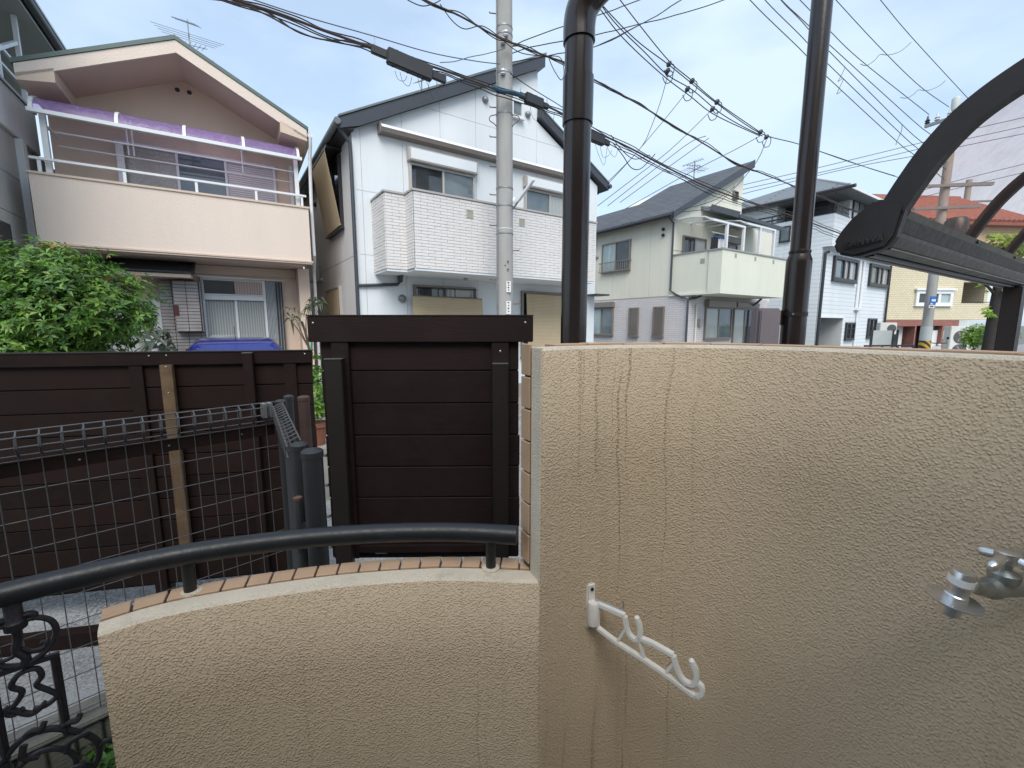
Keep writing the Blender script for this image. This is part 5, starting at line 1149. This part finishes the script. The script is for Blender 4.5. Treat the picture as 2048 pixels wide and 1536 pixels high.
# ------------------------------------------------------------------ far utility pole with striped base
p = at_d(1866, 560, 15.0); p2x, p2y = p.x, p.y
u2 = thing('utility_pole', 'far concrete utility pole with yellow and black striped base and crossarms', 'utility pole', (p2x, p2y, 0))
MB().lathe([(.15, 0), (.138, 3), (.122, 6.5), (.112, 8.95), (.10, 8.95)], (0, 0, 0), n=20).build('shaft', 'pole_concrete', u2, smooth=True)
MB().lathe([(.162, 1.262), (.158, 1.75)], (0, 0, 0), n=20).build('grey_sleeve', 'panel_grey', u2, smooth=True)
MB().lathe([(.165, .30), (.162, 1.26)], (0, 0, 0), n=20).build('striped_sleeve', 'hazard', u2, smooth=True)
ca_ = R(57); cd = Vector((math.cos(ca_), -math.sin(ca_), 0))
MB().bar(-cd * .78 + Vector((0, -.1, 8.44)), cd * 1.1 + Vector((0, -.1, 8.56)), .09, .09).build('crossarm', 'galvanised', u2)
for s_ in (-.74, -.5, -.2, .9):
    q = cd * s_ + Vector((0, -.12, 8.50 + (s_ + .78) * .06)); MB().lathe([(.04, 0), (.075, .03), (.045, .07), (.075, .1), (.04, .14), (.015, .26)], q, (0, 0, 1), 10).build('insulator', 'porcelain' if s_ in (-.5, -.2) else 'dark_alu', u2, smooth=True)
MB().lathe([(.118, 8.7), (.118, 9.05), (.08, 9.1)], (0, 0, 0), n=14).build('pole_cap', 'panel_grey', u2, smooth=True)
for z, h in ((6.3, 1.4), (5.6, 1.1)): MB().bar((-h, -.15, z), (h, -.15, z + .08), .09, .08).build('crossarm', 'galvanised', u2)
MB().lathe([(.28, 4.6), (.30, 4.7), (.30, 5.15), (.22, 5.25)], (.1, -.45, 0), n=14).build('transformer', 'dark_alu', u2, smooth=True)
sg1 = box('road_sign', 'sign_blue', None, -.10, .10, -.012, .012, -.14, .14, .004); sg1.location = at_d(1866, 601, 14.7); tag(sg1, 'blue road sign plate with a white bar on the far utility pole', 'sign')
box('white_bar', 'plate_white', sg1, -.06, .08, -.017, -.013, -.03, .04); box('white_bar', 'plate_white', sg1, -.09, -.01, -.017, -.013, -.13, -.09)
sg2 = box('small_plate', 'plate_white', None, -.09, .09, -.01, .01, -.05, .05, .003); sg2.location = at_d(1863, 613, 14.7); tag(sg2, 'small white plate below the blue road sign', 'sign'); box('lettering', 'ink', sg2, -.06, .05, -.014, -.011, -.015, .02)
p = at_d(1936, 380, 42); u3_ = thing('utility_pole', 'distant utility pole with crossarms above the red tile roof', 'utility pole', (p.x, p.y, 0))
MB().lathe([(.28, 0), (.22, p.z + .9), (.1, p.z + .92)], (0, 0, 0), n=12).build('shaft', 'pole_concrete', u3_, smooth=True)
for z in (p.z + .4, p.z - 1.2, p.z - 1.7): MB().bar((-2.4, -.3, z), (2.0, -.3, z + .15), .15, .15).build('crossarm', 'galvanised', u3_)

# ------------------------------------------------------------------ overhead cables
KP = (PX + .05, PY - .28)
def sag(P, k): return P
def cable(label, pix, r, mat='cable_black', plane=(KP, 60), group='overhead cables', depth=None, name='overhead_cable', wob=0, k=6, off=(0, 0, 0)):
    if depth: P = [at_d(x, y, depth if not isinstance(depth, (list, tuple)) else depth[0] + (depth[1] - depth[0]) * i / (len(pix) - 1)) for i, (x, y) in enumerate(pix)]
    else: P = [hit(x, y, *plane) for x, y in pix]
    P = [p + Vector(off) for p in P]
    P = catmull(P, k)
    if wob: P = [p + Vector((0, noise.noise(p * 2.3) * wob, noise.noise(p * 2.9 + Vector((5, 1, 2))) * wob)) for p in P]
    o = MB().tube(P, r, 6).build(name, mat, None, smooth=True); tag(o, label, 'cable', group); return o
B1 = [(250, -70), (380, -30), (470, 0), (560, 28), (650, 62), (760, 100), (830, 122), (900, 145), (960, 167), (1000, 182), (1050, 196), (1110, 220), (1180, 258), (1260, 296), (1340, 338), (1420, 376), (1500, 405), (1590, 434), (1700, 474), (1790, 503)]
cable('thick lower communication cable strung past the concrete utility pole', B1, .017, 'cable_brown', group=None)
for i, (dx, dy) in enumerate(((0, -5), (0, 6), (0, 11))):
    cable('thin strand running beside the thick lower communication cable', [(x, y + dy + 2 * math.sin(x * .03 + i)) for x, y in B1], .008, 'cable_black', wob=.03, k=8, group='strands of the lower cable')
cable('looping slack brown wire under the lower cable near the pink house', [(395, -5), (470, 5), (530, 28), (590, 60), (640, 78), (700, 82), (752, 92)], .010, 'cable_brown', group=None)
cable('second slack wire under the lower cable near the pink house', [(480, 0), (545, 30), (600, 66), (680, 86), (750, 98), (790, 112)], .009, 'cable_black', group=None)
cable('thin straight wire above the lower cable left of the utility pole', [(450, -20), (600, 30), (740, 70), (860, 105), (950, 122), (1000, 128)], .007, 'cable_grey', group=None)
cable('wavy thin wire left of the utility pole near its insulator', [(880, 128), (920, 122), (955, 112), (985, 108), (1010, 98)], .006, 'cable_grey', wob=.04, group=None)
cable('blue bound splice in the lower cable against the utility pole', [(985, 176), (1005, 184), (1025, 186), (1048, 195)], .032, 'cable_blue', off=(.0, -.02, 0), group=None)
B2 = [(740, -60), (850, 0), (920, 32), (980, 66), (1008, 80), (1060, 100), (1130, 127), (1200, 166), (1280, 210), (1345, 250), (1415, 292), (1470, 325), (1540, 353), (1600, 377), (1660, 402), (1730, 430), (1800, 455)]
cable('thick upper communication cable clamped to the utility pole', B2, .014, 'cable_brown', group=None)
for i, dy in enumerate((-4, 5)): cable('thin strand twisted round the thick upper communication cable', [(x, y + dy * math.cos(x * .05 + i)) for x, y in B2], .008, 'cable_brown' if i else 'cable_black', wob=.03, k=8, group='strands of the upper cable')
cable('drooping wire loop left of the utility pole top', [(815, 0), (845, 12), (875, 4), (890, -10)], .007, 'cable_black', group=None)
cable('wire looping down to the utility pole insulator', [(880, 8), (905, 42), (930, 58), (965, 52), (1000, 75)], .007, 'cable_black', group=None)
cable('hanging wire loop right of the utility pole', [(1005, 80), (1040, 105), (1085, 112), (1120, 115), (1128, 145), (1122, 160), (1108, 140), (1098, 118)], .007, 'cable_black', group=None)
cable('pair of service wires from the utility pole to the lower right', [(1020, 140), (1060, 168), (1120, 205), (1200, 258), (1300, 318), (1420, 385)], .007, 'cable_black', off=(0, .1, 0), group=None)
for i in range(10):   # loose tie wires under the closures
    x0 = (790, 800, 835, 850, 870, 1060, 1085, 1190, 1200, 1212)[i]; y0 = (148, 150, 158, 160, 155, 218, 222, 292, 296, 292)[i]
    cable('loose thin tie wire dangling below a black cable closure', [(x0, y0 - 6), (x0 + 6, y0 + 10 + i % 3 * 4), (x0 + 18, y0 + 14 + i % 4 * 8), (x0 + 24, y0 + 4)], .0035, 'cable_black', group='loose tie wires')
def closure(label, px, py, l, h, dp=.1, step=True):
    c = hit(px, py, *((KP, 60))); th = thing('cable_closure', label, 'cable closure', c, 0, 'cable closures on the lower cable')
    a = hit(px - 40, py - 16, KP, 60); b = hit(px + 40, py + 18, KP, 60); t = (b - a).normalized(); up_ = Vector((0, 0, 1))
    MB().bar(-t * l * .3, t * l * .3, dp, h).build('case', 'closure_black', th, bevel=.015)
    MB().bar(-t * l * .5, -t * l * .301, dp * .6, h * .55).build('end_case', 'closure_black', th, bevel=.012); MB().bar(t * l * .301, t * l * .5, dp * .6, h * .55).build('end_case', 'closure_black', th, bevel=.012)
    for f in (-.2, 0, .2): q = t * l * f; MB().bar(q - up_ * h * .52, q + up_ * h * .52, dp * 1.06, .02, up=(0, 1, 0)).build('rib', 'closure_black', th)
    for f in (-.45, .45): MB().tube([t * l * f + up_ * h * .2, t * l * f + up_ * (h * .5 + .05)], .008, 6).build('hanger', 'zinc', th)
closure('large stepped black cable closure hanging left of the utility pole', 820, 130, 1.15, .22)
closure('black ribbed cable closure just right of the utility pole', 1068, 202, .62, .17)
closure('black cable closure half hidden behind the brown downpipe', 1190, 276, .75, .17)
# low voltage lines with drop connectors
P65 = ((PX + .1, PY + .1), 63)
LV = [[(1150, -60), (1200, 5), (1270, 78), (1338, 130), (1385, 168), (1435, 208), (1520, 266), (1600, 289), (1700, 324), (1790, 352)],
      [(1160, -50), (1225, 40), (1290, 105), (1335, 150), (1385, 180), (1435, 222), (1480, 250), (1525, 272)],
      [(1210, -40), (1275, 45), (1338, 122), (1380, 158), (1432, 203), (1518, 263)],
      [(1140, -50), (1190, 5), (1245, 75), (1325, 150), (1380, 192), (1430, 230), (1520, 272)]]
for L_ in LV: cable('low voltage line in the fan of four lines above the cream house', L_, .010, 'cable_black', plane=P65, group='four low voltage lines')
for i, (px, py) in enumerate(((1338, 128), (1335, 142), (1384, 162), (1375, 178), (1434, 204), (1425, 218), (1521, 264), (1533, 274))):
    c = hit(px, py, *P65); th = thing('line_connector', 'small dark clamp with a wire loop on the low voltage lines', 'connector', c, 0, 'clamps on the low voltage lines')
    MB().lathe([(.02, -.07), (.05, -.03), (.05, .03), (.02, .07)], (0, 0, 0), (.6, .2, .8), 8).build('clamp', 'dark_alu', th); MB().tube(catmull([(0, 0, .02), (.11, 0, -.03), (.09, 0, -.2), (-.03, 0, -.24), (-.1, 0, -.12)], 5), .009, 5).build('wire_loop', 'cable_black', th, smooth=True)
DR = [[(1338, 140), (1322, 200), (1302, 255), (1284, 292), (1240, 340), (1200, 378)], [(1375, 182), (1330, 238), (1260, 320), (1195, 390)], [(1425, 218), (1340, 300), (1250, 370), (1195, 412)],
      [(1412, 272), (1380, 285), (1320, 330), (1215, 412)], [(1418, 276), (1340, 332), (1240, 405)], [(1520, 272), (1465, 302), (1380, 345), (1250, 418)], [(1533, 280), (1512, 325), (1465, 380), (1420, 415), (1360, 424)], [(1470, 372), (1440, 395), (1400, 410), (1355, 420)]]
for L_ in DR: cable('service wire dropping from the low voltage lines to the houses', L_, .009, 'cable_black', depth=12.5, group='service drop wires')
cable('slack wire loop below the lower cable right of the downpipe', [(1225, 285), (1245, 310), (1262, 335), (1280, 338), (1300, 320), (1310, 308)], .009, 'cable_black', group=None)
cable('long slack wire loop right of the brown downpipe', [(1222, 270), (1240, 296), (1268, 318), (1300, 310)], .008, 'cable_black', group=None)
# high lines to the far pole
P66 = ((PX, PY), 64.9)
HV = [[(1440, -80), (1500, 0), (1600, 98), (1647, 147), (1795, 284), (1830, 311), (1900, 368)], [(1465, -80), (1530, 0), (1600, 70), (1650, 122), (1801, 267), (1838, 299), (1900, 345)], [(1500, -80), (1562, 0), (1600, 39), (1652, 96), (1803, 248), (1847, 287), (1900, 330)],
      [(1500, -70), (1565, 2), (1600, 35), (1654, 85), (1826, 241), (1864, 271), (1905, 305)], [(1540, -60), (1600, 0), (1656, 58), (1722, 121), (1858, 229)], [(1610, -70), (1672, 0), (1761, 96), (1838, 171), (1898, 214)], [(1700, -75), (1761, 0), (1823, 74), (1938, 199)]]
for i_, L_ in enumerate(HV): cable('upper high line ending at the crossarm of the far striped pole' if i_ > 3 else 'lower high line passing below the crossarm of the far striped pole', L_, .010, 'cable_grey', plane=P66, group='upper high lines' if i_ > 3 else 'lower high lines')
for L_ in ([(1721, 128), (1733, 131), (1750, 120), (1760, 109), (1776, 110), (1800, 103), (1822, 85)], [(1801, 195), (1814, 196), (1828, 188), (1837, 180), (1856, 181), (1878, 172), (1891, 161)], [(1690, 135), (1682, 152), (1676, 163), (1687, 157), (1676, 182), (1674, 188), (1683, 182)], [(1804, 248), (1803, 262), (1797, 275), (1800, 268), (1793, 285), (1792, 290)]):
    cable('thin loop wire hanging between the high lines', L_, .008, 'cable_grey', plane=P66, group='loop wires between high lines')
for L_ in ([(1440, 385), (1490, 369), (1630, 337), (1860, 281), (1960, 255), (2048, 235)], [(1440, 392), (1490, 378), (1680, 336), (1838, 298), (1960, 272), (2060, 250)], [(1440, 400), (1500, 384), (1700, 336), (1828, 312), (1960, 285), (2060, 265)], [(1780, 400), (1900, 365), (2060, 325)], [(1780, 412), (1900, 380), (2060, 342)]):
    cable('thin line crossing the sky behind the carport', L_, .014, 'cable_grey', depth=19, group='lines crossing behind the carport')
cable('thin line slanting down towards the far house roof', [(1620, 296), (1680, 316), (1740, 337), (1820, 362)], .012, 'cable_grey', depth=18, group=None)
for L_ in ([(1005, 100), (1100, 62), (1193, 32), (1290, -5), (1340, -30)], [(1010, 60), (1060, 45), (1193, 92), (1285, 47), (1363, 0), (1420, -30)][2:], [(1005, 115), (1060, 95), (1193, 69), (1285, 47), (1379, 22), (1447, 0), (1520, -25)], [(1005, 128), (1100, 110), (1193, 92), (1285, 47), (1363, 0)]):
    cable('wire running from the utility pole up over the rooftops', L_, .008, 'cable_black', plane=((PX, PY), 80), wob=.015, group='wires over the rooftops')

# ------------------------------------------------------------------ carport
CO = Vector((1.43, 1.9, 0)); cpt = thing('carport', 'dark brown carport with arched ribs and tinted clear roof sheets', 'carport', CO, place(57))
# local: x along the street beam, y = away from the viewer (arch runs to -y), z up
BL = 5.2
MB().prism([(.0, 2.10), (-.05, 2.092), (-.15, 2.11), (-.165, 2.15), (-.185, 2.215), (-.10, 2.25), (.0, 2.16)], .012, BL, lambda a, d_, z: (d_, a, z)).build('eave_beam', 'carport_alu', cpt, bevel=.004, seg=1)
MB().prism([(-.105, 2.094), (-.148, 2.1025), (-.148, 2.108), (-.105, 2.1)], .02, BL, lambda a, d_, z: (d_, a, z)).build('bottom_strip', 'weathered_alu', cpt)
MB().prism([(-.005, 2.092), (-.04, 2.086), (-.04, 2.091), (-.005, 2.098)], .02, BL, lambda a, d_, z: (d_, a, z)).build('bottom_strip', 'weathered_alu', cpt)
MB().prism([(-.1655, 2.163), (-.172, 2.165), (-.1885, 2.213), (-.182, 2.214)], .015, BL, lambda a, d_, z: (d_, a, z)).build('beam_face', 'carport_dark', cpt)
for a, b in ((-.045, -.06), (-.07, -.095)): MB().box(.02, BL, b, a, 2.082, 2.0935).build('beam_groove', 'dark_alu', cpt)
cap = MB().prism([(.032, 2.145), (.012, 2.098), (-.05, 2.078), (-.152, 2.10), (-.178, 2.14), (-.198, 2.25), (-.185, 2.275), (-.10, 2.295), (-.055, 2.262), (-.025, 2.235), (.005, 2.195)], -.05, .01, lambda a, d_, z: (d_, a, z)).build('end_cap', 'carport_dark', cpt, bevel=.010)
MB().prism([(-.012, 2.112), (-.014, 2.148), (-.138, 2.168), (-.136, 2.128)], -.054, -.0505, lambda a, d_, z: (d_, a, z)).build('badge_plate', 'carport_dark', cap, bevel=.0012, seg=1)
fc = bpy.data.curves.new('lettering', 'FONT'); fc.body = 'SANWA'; fc.size = .034; fc.extrude = .002; fc.space_character = 1.1
to = bpy.data.objects.new('tmp_text', fc); COL.objects.link(to); dg = bpy.context.evaluated_depsgraph_get(); tm = bpy.data.meshes.new_from_object(to.evaluated_get(dg)); bpy.data.objects.remove(to)
tm.materials.clear(); tm.materials.append(M('carport_alu'))
tl = bpy.data.objects.new('lettering', tm); COL.objects.link(tl); tl.parent = cap
tl.matrix_local = Matrix.Translation((-.0556, -.020, 2.119)) @ Matrix(((0, 0, -1, 0), (-1, 0, 0, 0), (.14, 1, 0, 0), (0, 0, 0, 1))) @ Matrix.Scale(.98, 4)
AR = [(-.155, 2.25), (-.20, 2.34), (-.26, 2.44), (-.34, 2.53), (-.45, 2.60), (-.60, 2.66), (-.85, 2.72), (-1.2, 2.77), (-1.7, 2.80), (-2.4, 2.80)]
ARc = [(p.x, p.y) for p in catmull([(a, z, 0) for a, z in AR], 5)]
def rib(x0, x1, h, nm, mat):
    mb = MB(); n = len(ARc)
    for i, (a, z) in enumerate(ARc):
        b = Vector(ARc[min(i + 1, n - 1)]) - Vector(ARc[max(i - 1, 0)]); nn = Vector((b.y, -b.x)).normalized()
        if nn.y < 0: nn = -nn
        for x_, e in ((x0, -.5), (x1, -.5), (x1, .5), (x0, .5)): mb.v.append((x_, a + nn.x * h * e, z + nn.y * h * e))
    for i in range(n - 1):
        for k in range(4): mb.f.append((i * 4 + k, i * 4 + (k + 1) % 4, (i + 1) * 4 + (k + 1) % 4, (i + 1) * 4 + k))
    mb.f += [(0, 1, 2, 3), tuple((n - 1) * 4 + k for k in (3, 2, 1, 0))]
    return mb.build(nm, mat, cpt, smooth=True, sharp=50)
rib(-.045, .012, .085, 'end_rib', 'carport_dark'); rib(.0125, .03, .05, 'rib_lip', 'carport_alu')
RX = [1.08, 2.02, 2.96, 3.90, 4.84]
for x_ in RX: rib(x_ - .02, x_ + .02, .045, 'rib', 'carport_dark')
xs_ = [.03] + RX
for xa, xb in zip(xs_, xs_[1:]):
    mb = MB(); n = len(ARc)
    for x_ in (xa - .002, xb - .022 if xb != RX[-1] else xb):
        for a, z in ARc: mb.v.append((x_ + (.024 if x_ == xa - .002 and xa > .1 else 0), a, z + .012))
    mb.f = [(i, i + 1, n + i + 1, n + i) for i in range(n - 1)]; mb.build('roof_sheet', 'carport_sheet', cpt, smooth=True)
MB().prism([(-.14, 2.205), (-.187, 2.214), (-.20, 2.238), (-.15, 2.262)], .012, BL, lambda a, d_, z: (d_, a, z)).build('sheet_clamp', 'weathered_alu', cpt)
for x_ in RX: MB().lathe([(.009, 0), (.009, .008)], (x_ - .03, -.194, 2.226), (0, -1, 0), 8).build('bolt', 'dark_alu', cpt)
box('post', 'carport_dark', cpt, 2.74, 2.90, -.15, -.05, 0, 2.088, .006)

# ------------------------------------------------------------------ small things down the street on the right
p = at_d(1925, 690, 20); ac = thing('outdoor_unit', 'white twin fan outdoor air unit beside the red brick wall', 'outdoor unit', (p.x, p.y, 0), R(-8))
box('case', 'ac_white', ac, -.55, .55, 0, .4, .1, 1.75, .02); box('foot', 'ac_grille', ac, -.5, .5, .05, .35, 0, .1)
for z in (.62, 1.25):
    MB().lathe([(.30, 0), (.30, .015), (.27, .02)], (-.12, -.001, z), (0, -1, 0), 24).build('fan_grille', 'ac_grille', ac)
    for k in range(3): q = k * 2.09; MB().bar((-.12, -.024, z), (-.12 + .25 * math.cos(q), -.024, z + .25 * math.sin(q)), .01, .08, up=(0, 0, 1)).build('fan_blade', 'fan_fin', ac)
p = at_d(1773, 657, 18.5); a2 = thing('wall_unit', 'small beige air unit above the grey board at the corner of the tall white house', 'outdoor unit', (p.x, p.y, p.z), R(-10))
box('case', 'ac_white', a2, -.32, .32, -.12, .14, -.25, .25, .02); MB().lathe([(.17, 0), (.17, .012)], (.12, -.121, 0), (0, -1, 0), 16).build('fan_grille', 'ac_grille', a2); box('wall_bracket', 'grey_alu', a2, -.3, .3, .14, .17, -1.5, -.25)
p = at_d(1762, 690, 16.0); gb = thing('board_barrier', 'pale grey sheet barrier beside the tall white house garage', 'barrier', (p.x, p.y, 0), R(-14)); box('sheet', 'panel_grey', gb, -.30, .32, 0, .04, .15, 1.60, .005); box('post', 'dark_alu', gb, -.35, -.295, -.02, .06, 0, 1.62); box('post', 'dark_alu', gb, .315, .36, -.02, .06, 0, 1.62)
p = at_d(1780, 696, 13.5); rl = thing('street_railing', 'dark metal street railing in front of the grey sheet barrier', 'railing', (p.x, p.y, 0), R(12))
MB().bar((-1.0, 0, 1.16), (.95, 0, 1.16), .05, .05).build('top_rail', 'dark_alu', rl)
for x_ in (-.95, -.3, .3, .9): MB().bar((x_, 0, 0), (x_, 0, 1.13), .05, .05).build('post', 'dark_alu', rl)
box('infill_panel', 'grey_alu', rl, .33, .88, -.01, .01, .3, 1.1)
sp = at_d(1850, 692, 17.5); sc = thing('parked_scooter', 'white scooter parked beside the striped pole base', 'scooter', (sp.x + .1, sp.y, 0), R(15))
for x_ in (-.6, .6): wl = MB().lathe([(.13, -.05), (.25, -.045), (.26, 0), (.25, .045), (.13, .05)], (x_, 0, .26), (0, 1, 0), 18).build('wheel', 'rubber', sc, smooth=True); MB().lathe([(.02, -.052), (.14, -.05), (.14, .05), (.02, .052)], (x_, 0, .26), (0, 1, 0), 12).build('rim', 'zinc', wl)
MB().prism([(-.85, .5), (-.8, .75), (-.1, .72), (.0, .42), (.3, .38), (.5, .95), (.6, .92), (.45, .3), (-.35, .28), (-.7, .42)], -.14, .14).build('body', 'skin_metal', sc, bevel=.03)
MB().prism([(-.8, .76), (-.75, .84), (-.2, .82), (-.12, .73)], -.13, .13).build('seat', 'rubber', sc, bevel=.02)
MB().tube([(.55, -.32, 1.08), (.5, 0, 1.05), (.55, .32, 1.08)], .018, 6).build('handlebar', 'dark_alu', sc); MB().lathe([(.02, 0), (.07, .03), (.07, .05)], (.62, 0, .98), (1, 0, 0), 12).build('headlamp', 'plate_white', sc)
for sgn in (-1, 1): MB().tube([(.53, sgn * .28, 1.08), (.5, sgn * .34, 1.25)], .008, 5).build('mirror_stem', 'dark_alu', sc); MB().lathe([(.05, 0), (.05, .015)], (.5, sgn * .35, 1.28), (1, 0, 0), 10).build('mirror', 'dark_alu', sc)
fp = at_d(1995, 700, 14); pt = thing('flower_pot', 'black plastic flower pot beside the carport post', 'pot', (fp.x, fp.y, 0)); MB().lathe([(.16, 0), (.2, .35), (.22, .36), (.22, .40), (.19, .40)], (0, 0, .8), n=16).build('pot', 'dark_alu', pt, smooth=True); box('pot_stand', 'concrete', pt, -.3, .3, -.2, .2, 0, .8)
leaves('foliage', pt, [(0, 0, 1.25, .2, .2, .12)], 120, .08, G2)
# weeds by the kerb
wd = leaves('weeds', None, [(-1.52, 1.40, .19, .12, .10, .06), (-1.66, 1.24, .17, .10, .08, .05)], 320, .05, [(.07, .16, .03), (.05, .12, .02)], shell=.1); tag(wd, 'patch of small green weeds on the soil by the kerb', 'weeds')
